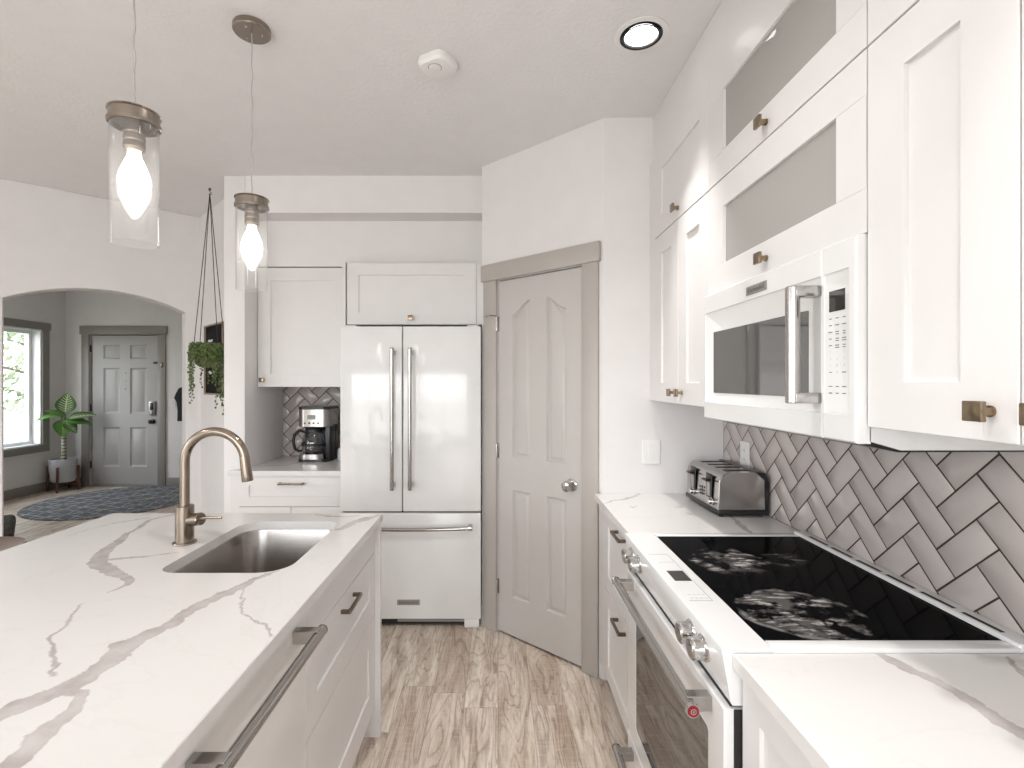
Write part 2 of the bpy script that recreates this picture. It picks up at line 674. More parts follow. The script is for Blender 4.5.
def quartz(name, lines):
    """white quartz with taupe veins following the given world-space polylines [(x, y, half width)...]"""
    m, nt, bs = new_mat(name)
    co = objco(nt)
    w = noise(nt, co, 9, 4, 0.6)
    wv = vmath(nt, 'MULTIPLY_ADD', vmath(nt, 'SUBTRACT', w.outputs['Color'], (0.5, 0.5, 0.5)), (0.055, 0.055, 0.0), co)
    w2 = noise(nt, co, 45, 3, 0.6)
    wv = vmath(nt, 'MULTIPLY_ADD', vmath(nt, 'SUBTRACT', w2.outputs['Color'], (0.5, 0.5, 0.5)), (0.02, 0.02, 0.0), wv)
    wv = vmath(nt, 'MULTIPLY', wv, (1, 1, 0))
    dmin = None
    for ln in lines:
        for (a, b) in zip(ln[:-1], ln[1:]):
            A = Vector((a[0], a[1], 0)); B = Vector((b[0], b[1], 0))
            ba = B - A
            q = ba / max(1e-9, ba.dot(ba))
            # each stretch waits for the one before, so the shader needs few values at a time
            src = wv if dmin is None else vmath(nt, 'MULTIPLY_ADD', dmin, (1e-7, 1e-7, 0), wv)
            pa = vmath(nt, 'SUBTRACT', src, tuple(A))
            h = math_n(nt, 'ADD', vmath(nt, 'DOT_PRODUCT', pa, tuple(q)), 0.0, clamp=True)
            cb = vmath(nt, 'MULTIPLY_ADD', h, tuple(-ba), pa)
            d = vmath(nt, 'LENGTH', cb)
            d = math_n(nt, 'ADD', d, math_n(nt, 'MULTIPLY_ADD', h, a[2] - b[2], -a[2]))
            dmin = d if dmin is None else math_n(nt, 'MINIMUM', dmin, d)
    base = ramp(nt, noise(nt, co, 2.2, 3).outputs[0], [(0.3, (0.72, 0.70, 0.685)), (0.7, (0.755, 0.74, 0.725))])
    # faint everywhere-veining of the slab
    nz = noise(nt, co, 1.7, 5, 0.55, 1.4).outputs[0]
    thin = ramp(nt, math_n(nt, 'ABSOLUTE', math_n(nt, 'SUBTRACT', nz, 0.5)), [(0.0, g1(1)), (0.012, g1(0)), (1, g1(0))])
    c = mixc(nt, math_n(nt, 'MULTIPLY', thin, 0.10), base, (0.55, 0.51, 0.47, 1))
    if dmin is not None:
        core = N(nt, 'ShaderNodeMapRange', interpolation_type='SMOOTHSTEP')
        setin(core, 0, dmin)
        core.inputs['From Min'].default_value = 0.0035
        core.inputs['From Max'].default_value = -0.0025
        rim = N(nt, 'ShaderNodeMapRange', interpolation_type='SMOOTHSTEP')
        setin(rim, 0, math_n(nt, 'ABSOLUTE', dmin))
        rim.inputs['From Min'].default_value = 0.004
        rim.inputs['From Max'].default_value = 0.0
        tone = ramp(nt, noise(nt, co, 16, 4, 0.6).outputs[0], [(0.3, g1(0.45)), (0.7, g1(0.95))])
        c = mixc(nt, math_n(nt, 'MULTIPLY', core.outputs[0], tone), c, (0.40, 0.355, 0.335, 1))
        c = mixc(nt, math_n(nt, 'MULTIPLY', rim.outputs[0], math_n(nt, 'MULTIPLY', tone, 0.42)), c, (0.33, 0.29, 0.26, 1))
    nt.links.new(c, bs.inputs['Base Color'])
    bs.inputs['Roughness'].default_value = 0.17
    return m


def pxline(pts, sc=0.375, ox=0, oy=480):
    out = []
    for (x, y, hw) in pts:
        X, Y = px(ox + x * sc, oy + y * sc)
        out.append((X, Y, hw))
    return out


ISLAND_VEINS = [
    pxline([(735, 243, .004), (640, 285, .012), (540, 328, .012), (440, 392, .013), (330, 445, .022), (290, 485, .015), (200, 545, .016), (160, 562, .018), (90, 590, .017), (0, 632, .013), (-120, 700, .01)]),
    pxline([(165, 560, .012), (215, 572, .008), (200, 612, .010), (130, 662, .014), (60, 728, .015), (-20, 800, .015)]),
    pxline([(160, 515, .003), (140, 430, .002), (215, 330, .001)]),
    pxline([(480, 88, .004), (400, 106, .006), (345, 140, .006), (320, 162, .010), (265, 200, .016), (268, 225, .018), (300, 246, .016), (350, 264, .010), (330, 282, .004), (290, 296, .002)]),
    pxline([(275, 213, .006), (380, 206, .005), (470, 194, .001)]),
    pxline([(180, 150, .0), (290, 117, .001), (400, 100, .002)]),
    pxline([(650, 285, .0005), (650, 350, .0008), (708, 385, .001), (715, 418, .0005)]),
    pxline([(900, 132, .012), (985, 100, .012), (1030, 88, .006)]),
    pxline([(840, 92, .003), (910, 100, .006), (960, 96, .003)]),
]
RIGHT_VEINS_SHADOW_EDGE = [
    pxline([(603, 504, .001), (613, 501, .005), (627, 499, .008), (640, 493.6, .006)], 1, 0, 0),
    pxline([(630, 506, .001), (634, 507.5, .005), (637, 506, .001)], 1, 0, 0),
    pxline([(688, 513, .002), (693, 515, .004)], 1, 0, 0),
    pxline([(676, 507, .001), (683, 507, .004)], 1, 0, 0),
    pxline([(730, 515, .004), (738, 524, .012), (752, 533, .006)], 1, 0, 0),
    pxline([(870, 648, .004), (900, 664, .010), (940, 683, .012), (985, 712, .014), (1040, 745, .016)], 1, 0, 0),  # paints the shadow boundary on the near counter as a vein
    pxline([(1000, 655, .002), (1030, 676, .006)], 1, 0, 0),
]
BACK_VEINS = [
    pxline([(238, 470, .002), (262, 466, .004), (286, 465, .006), (306, 461, .004)], 1, 0, 0),
]
ISLAND_VEINS = [[(x, y, w * 1.25) for (x, y, w) in ln] for ln in ISLAND_VEINS]
M['quartz_island'] = quartz('quartz_island', ISLAND_VEINS)
M['quartz_right'] = quartz('quartz_range_run', RIGHT_VEINS_SHADOW_EDGE)
M['quartz_back'] = quartz('quartz_coffee_station', BACK_VEINS)


def tile_mat():
    m, nt, bs = new_mat('taupe_glazed_tile')
    g = N(nt, 'ShaderNodeNewGeometry')
    c = ramp(nt, g.outputs['Random Per Island'], [(0, (0.47, 0.425, 0.405)), (1, (0.56, 0.51, 0.49))])
    nt.links.new(c, bs.inputs['Base Color'])
    bs.inputs['Roughness'].default_value = 0.09
    bump(nt, noise(nt, objco(nt), 14, 2).outputs[0], 0.10, 0.004, bs)
    return m


M['tile'] = tile_mat()


def cooktop_mat(spots):
    """black ceramic glass with dried wipe marks on the burners"""
    m, nt, bs = new_mat('black_ceramic_glass')
    co = objco(nt)
    fac = None
    brown = None
    for (cx, cy, rx, ry, amt, ring) in spots:
        d = vmath(nt, 'MULTIPLY', vmath(nt, 'SUBTRACT', co, (cx, cy, 0)), (1 / rx, 1 / ry, 0))
        wob = noise(nt, co, 12, 3).outputs['Color']
        d = vmath(nt, 'MULTIPLY_ADD', vmath(nt, 'SUBTRACT', wob, (0.5, 0.5, 0.5)), (0.35, 0.35, 0), d)
        r = vmath(nt, 'LENGTH', d)
        inside = ramp(nt, r, [(0.0, g1(1)), (0.75, g1(0.9)), (1.0, g1(0))])
        mp = N(nt, 'ShaderNodeMapping')
        setin(mp, 'Vector', co)
        mp.inputs['Rotation'].default_value = (0, 0, math.radians(-14))
        mp.inputs['Scale'].default_value = (13, 52, 1)
        st = ramp(nt, noise(nt, mp.outputs[0], 1.0, 5, 0.65, 0.6).outputs[0], [(0.50, g1(0)), (0.68, g1(1))])
        patch = ramp(nt, noise(nt, co, 17, 3, 0.6).outputs[0], [(0.48, g1(0)), (0.60, g1(1))])
        f = math_n(nt, 'MULTIPLY', math_n(nt, 'MULTIPLY', inside, st), math_n(nt, 'MULTIPLY', patch, amt))
        if ring:
            rg = ramp(nt, r, [(0.84, g1(0)), (0.93, g1(1)), (1.0, g1(0))])
            f = math_n(nt, 'MAXIMUM', f, math_n(nt, 'MULTIPLY', rg, math_n(nt, 'MULTIPLY', patch, 0.3)))
        haze = math_n(nt, 'MULTIPLY', inside, math_n(nt, 'MULTIPLY', patch, 0.10 * amt))
        f = math_n(nt, 'MAXIMUM', f, haze)
        fac = f if fac is None else math_n(nt, 'MAXIMUM', fac, f)
    c = mixc(nt, fac, (0.004, 0.004, 0.0045, 1), (0.70, 0.66, 0.63, 1))
    nt.links.new(c, bs.inputs['Base Color'])
    mr = N(nt, 'ShaderNodeMapRange')
    setin(mr, 0, fac)
    mr.inputs['To Min'].default_value = 0.05
    mr.inputs['To Max'].default_value = 0.7
    nt.links.new(mr.outputs[0], bs.inputs['Roughness'])
    bs.inputs['IOR'].default_value = 1.09
    bs.inputs['Specular IOR Level'].default_value = 0.15
    return m


def rug_mat():
    m, nt, bs = new_mat('blue_grey_woven_rug')
    mp = N(nt, 'ShaderNodeMapping')
    setin(mp, 'Vector', objco(nt))
    mp.inputs['Rotation'].default_value = (0, 0, math.radians(47))
    sp = N(nt, 'ShaderNodeSeparateXYZ')
    setin(sp, 0, mp.outputs[0])
    x, y = sp.outputs[0], sp.outputs[1]
    sx = math_n(nt, 'ABSOLUTE', math_n(nt, 'MULTIPLY_ADD', math_n(nt, 'FRACT', math_n(nt, 'DIVIDE', x, 0.30)), 2.0, -1.0))
    sy = math_n(nt, 'ABSOLUTE', math_n(nt, 'MULTIPLY_ADD', math_n(nt, 'FRACT', math_n(nt, 'DIVIDE', y, 0.16)), 2.0, -1.0))
    lines = ramp(nt, sx, [(0.0, g1(1)), (0.10, g1(1)), (0.16, g1(0)), (1, g1(0))])
    diam = ramp(nt, math_n(nt, 'ADD', sx, sy), [(0.0, g1(0)), (0.82, g1(0)), (0.92, g1(1)), (1.02, g1(1)), (1.12, g1(0))]) if False else ramp(
        nt, math_n(nt, 'ABSOLUTE', math_n(nt, 'SUBTRACT', math_n(nt, 'ADD', sx, sy), 1.0)), [(0.0, g1(1)), (0.09, g1(1)), (0.16, g1(0)), (1, g1(0))])
    fade = ramp(nt, noise(nt, mp.outputs[0], 9, 3).outputs[0], [(0.35, g1(0.25)), (0.6, g1(1))])
    pat = math_n(nt, 'MULTIPLY', math_n(nt, 'MAXIMUM', lines, diam), fade)
    base = ramp(nt, noise(nt, mp.outputs[0], 60, 3).outputs[0], [(0.3, (0.095, 0.097, 0.103)), (0.7, (0.15, 0.153, 0.16))])
    c = mixc(nt, math_n(nt, 'MULTIPLY', pat, 0.75), base, (0.42, 0.44, 0.46, 1))
    nt.links.new(c, bs.inputs['Base Color'])
    bs.inputs['Roughness'].default_value = 0.95
    bump(nt, noise(nt, mp.outputs[0], 260, 2).outputs[0], 0.5, 0.004, bs)
    return m


M['rug'] = rug_mat()


def leaf_mat(name, green, pale, amount):
    """leaf with pale herringbone variegation beside the midrib; uses the leaf's own UV map"""
    m, nt, bs = new_mat(name)
    uv = N(nt, 'ShaderNodeUVMap')
    sp = N(nt, 'ShaderNodeSeparateXYZ')
    setin(sp, 0, uv.outputs[0])
    u, v = sp.outputs[0], sp.outputs[1]
    a = math_n(nt, 'ABSOLUTE', math_n(nt, 'MULTIPLY_ADD', u, 2.0, -1.0))
    st = math_n(nt, 'FRACT', math_n(nt, 'MULTIPLY', math_n(nt, 'SUBTRACT', v, math_n(nt, 'MULTIPLY', a, 0.22)), 9.0))
    st = ramp(nt, math_n(nt, 'ABSOLUTE', math_n(nt, 'MULTIPLY_ADD', st, 2.0, -1.0)), [(0.25, g1(1)), (0.5, g1(0))])
    zone = ramp(nt, a, [(0.0, g1(1)), (0.55, g1(0.9)), (0.8, g1(0))])
    rib = ramp(nt, a, [(0.0, g1(1)), (0.05, g1(1)), (0.09, g1(0))])
    f = math_n(nt, 'MAXIMUM', math_n(nt, 'MULTIPLY', math_n(nt, 'MULTIPLY', st, zone), amount), math_n(nt, 'MULTIPLY', rib, min(1, amount + .2)))
    nt.links.new(mixc(nt, f, (*green, 1), (*pale, 1)), bs.inputs['Base Color'])
    bs.inputs['Roughness'].default_value = 0.35
    return m


M['leaf'] = leaf_mat('variegated_leaf', (0.035, 0.10, 0.02), (0.55, 0.62, 0.38), 0.9)
M['leaf2'] = leaf_mat('green_leaf', (0.05, 0.17, 0.025), (0.35, 0.5, 0.14), 0.45)
M['pearl'] = simple('succulent_green', (0.085, 0.125, 0.03), 0.45, var=0.5, vscale=40)


def stem_mat():
    m, nt, bs = new_mat('ringed_pale_stem')
    sp = N(nt, 'ShaderNodeSeparateXYZ')
    setin(sp, 0, objco(nt))
    f = math_n(nt, 'FRACT', math_n(nt, 'ADD', math_n(nt, 'MULTIPLY', sp.outputs[2], 22.0), math_n(nt, 'MULTIPLY', noise(nt, objco(nt), 30).outputs[0], 0.6)))
    nt.links.new(ramp(nt, f, [(0.0, (0.05, 0.045, 0.03)), (0.25, (0.06, 0.05, 0.03)), (0.35, (0.5, 0.5, 0.4)), (1, (0.42, 0.42, 0.33))]), bs.inputs['Base Color'])
    return m


M['stem'] = stem_mat()

# ================================================================== the room
CEIL = 2.755
WR = 1.11            # face of the right wall
mb = MB(); mb.box(-6.3, 1.35, -2.75, 7.25, -0.06, 0.0)
struct('floor', mb, M['floor'], 'pale brown wood plank floor', 'floor', loc=(0, 0, 0))
mb = MB(); mb.box(-6.3, 1.35, -2.75, 7.25, CEIL, CEIL + 0.08)
struct('ceiling', mb, M['ceiling'], 'off-white textured ceiling', 'ceiling')

mb = MB(); mb.box(WR, WR + 0.12, -2.6, 2.57, 0, CEIL)
struct('wall_right', mb, M['wall'], 'white wall behind the range and wall cabinets', 'wall')
mb = MB(); mb.box(0.52, WR, 2.45, 2.57, 0, CEIL)
struct('wall_end', mb, M['wall'], 'narrow white wall between pantry and wall cabinets', 'wall')

# angled pantry wall with its door opening
PF = fr((-0.096, 3.01, 0), (-0.67267, -0.73994, 0))
PL = 0.8325
DU0, DU1, DZ = 0.128, 0.713, 2.052
mb = MB()
mb.slab(PF, [(0, 0), (DU0, 0), (DU0, DZ), (DU1, DZ), (DU1, 0), (PL, 0), (PL, CEIL), (0, CEIL)], 0.11, b=0.0005)
struct('wall_pantry', mb, M['wall'], 'white angled wall above the pantry door', 'wall')
mb = MB(); mb.box(-0.094, 0.02, 3.03, 3.82, 0, CEIL)
struct('wall_alcove', mb, M['wall'], 'white wall beside the refrigerator', 'wall')
mb = MB(); mb.box(-1.588, -0.096, 3.70, 3.82, 0, CEIL)
struct('wall_back', mb, M['wall'], 'white wall behind the coffee station', 'wall')
mb = MB(); mb.box(-1.722, -1.59, 3.14, 3.82, 0, CEIL, 0.004)
struct('wall_pier', mb, M['wall'], 'white pier at the left of the coffee station', 'wall')
mb = MB()
prof = [(3.14, 2.523), (3.14, CEIL), (3.698, CEIL), (3.698, 2.222), (3.30, 2.222), (3.30, 2.523)]
Fx = Matrix(((0, 0, 1, 0), (1, 0, 0, 0), (0, 1, 0, 0), (0, 0, 0, 1)))   # (u,v,d) -> (d,u,v)
mb.prism(Fx, prof, -1.588, -0.098)
struct('wall_bulkhead', mb, M['wall'], 'white bulkhead over the refrigerator and coffee station', 'wall')

# arch wall
AN = (0.68, -0.7336, 0)
AF = fr((-4.599, 1.836, 0), AN)
AL = 3.086
J0, J1, SPR, RISE = 1.976, 2.981, 1.996, 0.115
hw = (J1 - J0) / 2
rad = (hw * hw + RISE * RISE) / (2 * RISE)
arc = []
for k in range(25):
    uu = hw - 2 * hw * k / 24
    arc.append(((J0 + J1) / 2 + uu, SPR + RISE - rad + math.sqrt(rad * rad - uu * uu)))
mb = MB()
mb.slab(AF, [(0, 0), (J0, 0)] + arc[::-1] + [(J1, 0), (AL, 0), (AL, CEIL), (0, CEIL)], 0.13, b=0.004)
struct('wall_arch', mb, M['wall'], 'white wall with the arched opening to the entry', 'wall')
CF = fr((-2.342, 3.93, 0), (-0.6982, -0.7159, 0))
mb = MB(); mb.fbox(CF, -0.02, 0.86, 0, CEIL, -0.1, 0)
struct('wall_corner', mb, M['wall'], 'white wall behind the hanging plant', 'wall')

# entry
mb = MB()
Ff = fr((-6.06, 0, 0), (1, 0, 0))      # u = +Y
mb.slab(Ff, rect(1.72, 0, 7.1, CEIL), 0.2, [(rect(5.20, 0.63, 6.63, 2.15), [(0, -0.0005)], True)])
struct('wall_entry_left', mb, M['foyer_wall_shaded'], 'shade-toned white entry wall holding the window', 'wall')
mb = MB()
Fb = fr((0, 7.0, 0), (0, -1, 0))       # u = +X
mb.slab(Fb, [(-6.058, 0), (-5.715, 0), (-5.715, 2.125), (-4.755, 2.125), (-4.755, 0), (-2.2, 0), (-2.2, CEIL), (-6.058, CEIL)], 0.12)
struct('wall_entry_back', mb, M['foyer_wall_shaded'], 'shade-toned white entry wall around the front door', 'wall')
mb = MB(); mb.box(-2.3, -2.2, 4.02, 6.998, 0, CEIL)
struct('wall_entry_right', mb, M['foyer_wall_shaded'], 'entry side wall out of sight', 'wall')
mb = MB(); mb.box(-6.058, -4.605, 1.72, 1.83, 0, CEIL)
struct('wall_entry_front', mb, M['foyer_wall_shaded'], 'entry wall out of sight behind the arch wall', 'wall')

# living side and rear walls with their assumed windows
mb = MB()
Fl = fr((-4.6, 0, 0), (1, 0, 0))
mb.slab(Fl, rect(-2.6, 0, 1.83, CEIL), 0.14, [(rect(-2.0, 0.4, 0.9, 2.4), [(0, -0.0005)], True)])
struct('wall_left', mb, M['wall'], 'white living room wall with an assumed wide window', 'wall')
mb = MB()
Fr = fr((0, -2.6, 0), (0, 1, 0))       # u = -X
mb.slab(Fr, rect(-1.23, 0, 4.74, CEIL), 0.14, [(rect(-0.5, 0.2, 3.7, 2.4), [(0, -0.0005)], True)])
struct('wall_rear', mb, M['wall'], 'white wall behind the viewer with an assumed patio window', 'wall')


def window(name, F, u0, u1, v0, v1, n, label, depth):
    root = thing(name, label, 'window', F @ Vector(((u0 + u1) / 2, v0, 0)), kind='structure')
    mbf = MB()
    w = 0.055
    d0, d1 = -depth, -depth + 0.06
    mbf.fbox(F, u0, u1, v0, v0 + w, d0, d1); mbf.fbox(F, u0, u1, v1 - w, v1, d0, d1)
    mbf.fbox(F, u0, u0 + w, v0 + w, v1 - w, d0, d1); mbf.fbox(F, u1 - w, u1, v0 + w, v1 - w, d0, d1)
    for k in range(1, n):
        c = u0 + (u1 - u0) * k / n
        mbf.fbox(F, c - 0.03, c + 0.03, v0 + w, v1 - w, d0, d1)
    mbf.build('frame', M['white_trim'], root)
    for k in range(n):
        a = u0 + (u1 - u0) * k / n + w; b = u0 + (u1 - u0) * (k + 1) / n - w
        g = MB(); q = [g.bm.verts.new(F @ Vector(p)) for p in ((a, v0 + w, d0 + .03), (b, v0 + w, d0 + .03), (b, v1 - w, d0 + .03), (a, v1 - w, d0 + .03))]
        g.bm.faces.new(q)
        g.build('pane', M['pane'], root)
    return root


w1 = window('window_1', Ff, 5.20, 6.63, 0.63, 2.15, 2, 'white entry window with dark grey casing, trees outside', 0.17)
mb = MB()                               # white lined reveal
for (a, b, c, d) in ((5.195, 5.212, .625, 2.155), (6.618, 6.635, .625, 2.155)):
    mb.fbox(Ff, a, b, c, d, -0.18, 0.002)
mb.fbox(Ff, 5.212, 6.618, 0.625, 0.642, -0.18, 0.002); mb.fbox(Ff, 5.212, 6.618, 2.138, 2.155, -0.18, 0.002)
mb.build('reveal', M['white_trim'], w1)
mb = MB()
mb.fbox(Ff, 5.09, 5.195, 0.55, 2.155, 0.0, 0.02); mb.fbox(Ff, 6.635, 6.735, 0.55, 2.155, 0.0, 0.02)
mb.fbox(Ff, 5.09, 6.735, 0.535, 0.628, 0.0, 0.024, 0.003); mb.fbox(Ff, 5.07, 6.755, 2.153, 2.25, 0.0, 0.026, 0.003)
mb.build('casing', M['foyer_trim'], w1)
window('window_2', Fr, -0.5, 3.7, 0.2, 2.4, 3, 'assumed patio window behind the viewer', 0.12)  # assumed window out of view, put in for daylight
window('window_3', Fl, -2.0, 0.9, 0.4, 2.4, 2, 'assumed wide living room window', 0.12)  # also assumed and unseen, brings daylight from the living side

# baseboards
mb = MB()
mb.fbox(Ff, 1.85, 6.995, 0, 0.125, 0.0, 0.016, 0.003)
struct('baseboard_entry_left', mb, M['foyer_trim'], 'dark grey baseboard under the entry window', 'baseboard')
mb = MB(); mb.fbox(Fb, -6.04, -5.83, 0, 0.125, 0.0, 0.016, 0.003)
struct('baseboard_entry_corner', mb, M['foyer_trim'], 'dark grey baseboard left of the front door', 'baseboard')
mb = MB(); mb.fbox(Fb, -4.63, -2.31, 0, 0.125, 0.0, 0.016, 0.003)
struct('baseboard_entry_back', mb, M['foyer_trim'], 'dark grey baseboard right of the front door', 'baseboard')
mb = MB(); mb.fbox(PF, 0.0005, 0.026, 0, 0.135, 0.0, 0.014, 0.002)
struct('baseboard_pantry', mb, M['pantry_door'], 'short greige baseboard beside the refrigerator', 'baseboard')

# ------------------------------------------------------------------ pantry door
d1 = thing('door_1', 'greige pantry door with arched panels and chrome knob', 'door', PF @ Vector(((DU0 + DU1) / 2, 0, 0)), kind='structure')


def ogee(u0, u1, v0, v1, vp, right):
    """panel outline; top edge sweeps up to a peak at the inner side"""
    pts = [(u0, v0), (u1, v0)]
    n = 12
    for k in range(n + 1):
        t = k / n                        # from right to left
        s = 1 - t if right else t        # s: 0 at left..., measured towards the inner side
        u = u1 + (u0 - u1) * t
        q = t if right else 1 - t        # 1 at the peak side
        e_ = q * q * (3 - 2 * q)
        pts.append((u, v1 + (vp - v1) * e_))
    return pts


PRI = [(0.004, -0.004), (0.008, -0.013), (0.016, -0.013), (0.031, -0.004), (0.034, -0.0035)]
mb = MB()
holes = []
for (a, b, right) in ((0.236, 0.366, False), (0.478, 0.606, True)):
    holes.append((ogee(a, b, 1.03, 1.848, 1.918, right), [(ogee(a + i, b - i, 1.03 + i, 1.848 - i, 1.918 - i, right), d) for (i, d) in PRI], False))
    holes.append((rect(a, 0.23, b, 0.845), PRI, False))
Fd = PF @ Matrix.Translation((0, 0, -0.004))
mb.slab(Fd, rect(DU0 + 0.004, 0.012, DU1 - 0.003, DZ - 0.006), 0.035, holes)
mb.build('door_panel', M['pantry_door'], d1, angle=25)
mb = MB()
mb.fbox(PF, 0.026, DU0, 0, DZ + 0.002, 0.0, 0.018, 0.003)
mb.fbox(PF, DU1, 0.806, 0, DZ + 0.002, 0.0, 0.018, 0.003)
mb.fbox(PF, 0.012, 0.818, DZ + 0.002, 2.152, 0.0, 0.026, 0.003)
mb.build('door_frame', M['trim'], d1)
mb = MB(); mb.fbox(PF, DU0 - .02, DU1 + .02, 0.0, DZ + .02, -0.075, -0.045)  # dark sheet filling the opening behind the door
mb.build('dark_backing', M['dark'], d1)
kb = MB()
kc = PF @ Vector((0.642, 0.928, -0.004))
nn = Vector((-0.67267, -0.73994, 0))
kb.lathe([(0, 0), (0.033, 0), (0.033, 0.006), (0.026, 0.010), (0.012, 0.012), (0.012, 0.032), (0.022, 0.036), (0.028, 0.044), (0.0285, 0.052), (0.025, 0.060), (0.014, 0.064), (0, 0.065)], kc, nn, 32)
kb.build('knob', M['chrome'], d1)
for zc in (0.27, 1.06, 1.80):
    hb = MB()
    hb.cyl(PF @ Vector((DU0 + 0.002, zc - 0.042, 0.012)), PF @ Vector((DU0 + 0.002, zc + 0.042, 0.012)), 0.0065, seg=12, bev=0.001)
    hb.fbox(PF, DU0 - 0.001, DU0 + 0.012, zc - 0.042, zc + 0.042, -0.004, 0.004)
    hb.build('hinge', M['chrome'], d1)
hb = MB()
hb.tube([PF @ Vector((DU0 + 0.003, 1.845, 0.014)), PF @ Vector((DU0 - 0.03, 1.85, 0.035)), PF @ Vector((DU0 - 0.075, 1.85, 0.03))], 0.004, 8)
hb.cyl(PF @ Vector((DU0 - 0.075, 1.85, 0.03)), PF @ Vector((DU0 - 0.09, 1.85, 0.022)), 0.008, seg=12)
hb.build('hinge_stop', M['chrome'], d1)

# ------------------------------------------------------------------ front door
d2 = thing('door_2', 'grey six-panel front door with keypad lock', 'door', (-5.235, 7.0, 0), kind='structure')
mb = MB()
holes = []
for (a, b) in ((-5.54, -5.31), (-5.165, -4.93)):
    for (c, d) in ((1.785, 1.98), (1.01, 1.658), (0.27, 0.825)):
        holes.append((rect(a, c, b, d), [(0.006, -0.006), (0.02, -0.012), (0.032, -0.012), (0.05, -0.004)], False))
mb.slab(Fb @ Matrix.Translation((0, 0, -0.02)), rect(-5.70, 0.02, -4.765, 2.112), 0.045, holes)
mb.build('door_panel', M['entry_door'], d2, angle=25)
mb = MB()
mb.fbox(Fb, -5.82, -5.715, 0, 2.125, 0, 0.02, 0.003); mb.fbox(Fb, -4.755, -4.645, 0, 2.125, 0, 0.02, 0.003)
mb.fbox(Fb, -5.84, -4.625, 2.125, 2.245, 0, 0.028, 0.003)
mb.build('door_frame', M['foyer_trim'], d2)
mb = MB(); mb.fbox(Fb, -5.7149, -4.7551, 0.0, 2.1249, -0.118, -0.075)  # unseen dark slab behind the door, sized to shut out sky light
mb.build('dark_backing', M['dark'], d2)
mb = MB(); mb.fbox(Fb, -5.712, -4.758, 0, 0.018, -0.07, 0.03)
mb.build('threshold', M['foyer_trim'], d2)
mb = MB(); mb.fbox(Fb, -4.885, -4.80, 0.99, 1.19, -0.02, 0.012, 0.008)
lk = mb.build('keypad_lock', M['plate'], d2)
mb = MB(); mb.fbox(Fb, -4.867, -4.818, 1.07, 1.17, 0.011, 0.014, 0.001)
mb.build('keypad', M['black'], lk)
mb = MB(); mb.cyl(Fb @ Vector((-4.842, 1.035, 0.010)), Fb @ Vector((-4.842, 1.035, 0.024)), 0.016, seg=16)
mb.build('lock_turn', M['steel'], lk)
mb = MB()
mb.lathe([(0, 0), (0.034, 0), (0.034, 0.008), (0.013, 0.012), (0.013, 0.04), (0.028, 0.05), (0.031, 0.062), (0.022, 0.074), (0, 0.076)], Fb @ Vector((-4.842, 0.905, -0.02)), (0, -1, 0), 24)
mb.build('knob', M['black'], d2)
mb = MB(); mb.fbox(Fb, -4.835, -4.755, 1.715, 1.745, -0.02, -0.008, 0.002)
mb.build('door_guard', M['black'], d2)
mb = MB(); mb.fbox(Fb, -4.705, -4.675, 1.665, 1.73, 0.02, 0.032, 0.003)
mb.build('guard_catch', M['bronze'], d2)
for zz in (1.585, 1.475, 1.36):
    mb = MB(); mb.cyl(Fb @ Vector((-5.237, zz, -0.021)), Fb @ Vector((-5.237, zz, -0.012)), 0.012, seg=14)
    mb.build('hook', M['plate'], d2)
for zz in (1.93, 1.1, 0.3):
    mb = MB(); mb.cyl(Fb @ Vector((-5.708, zz - .05, -0.008)), Fb @ Vector((-5.708, zz + .05, -0.008)), 0.009, seg=10)
    mb.build('hinge', M['black'], d2)

# ------------------------------------------------------------------ herringbone tile
def clip(poly, a, b, c):
    out = []
    for i in range(len(poly)):
        p, q = poly[i], poly[(i + 1) % len(poly)]
        fp, fq = a * p[0] + b * p[1] - c, a * q[0] + b * q[1] - c
        if fp <= 0:
            out.append(p)
        if fp * fq < 0:
            t = fp / (fp - fq)
            out.append((p[0] + (q[0] - p[0]) * t, p[1] + (q[1] - p[1]) * t))
    return out


def area(poly):
    return 0.5 * sum(poly[i][0] * poly[(i + 1) % len(poly)][1] - poly[(i + 1) % len(poly)][0] * poly[i][1] for i in range(len(poly)))


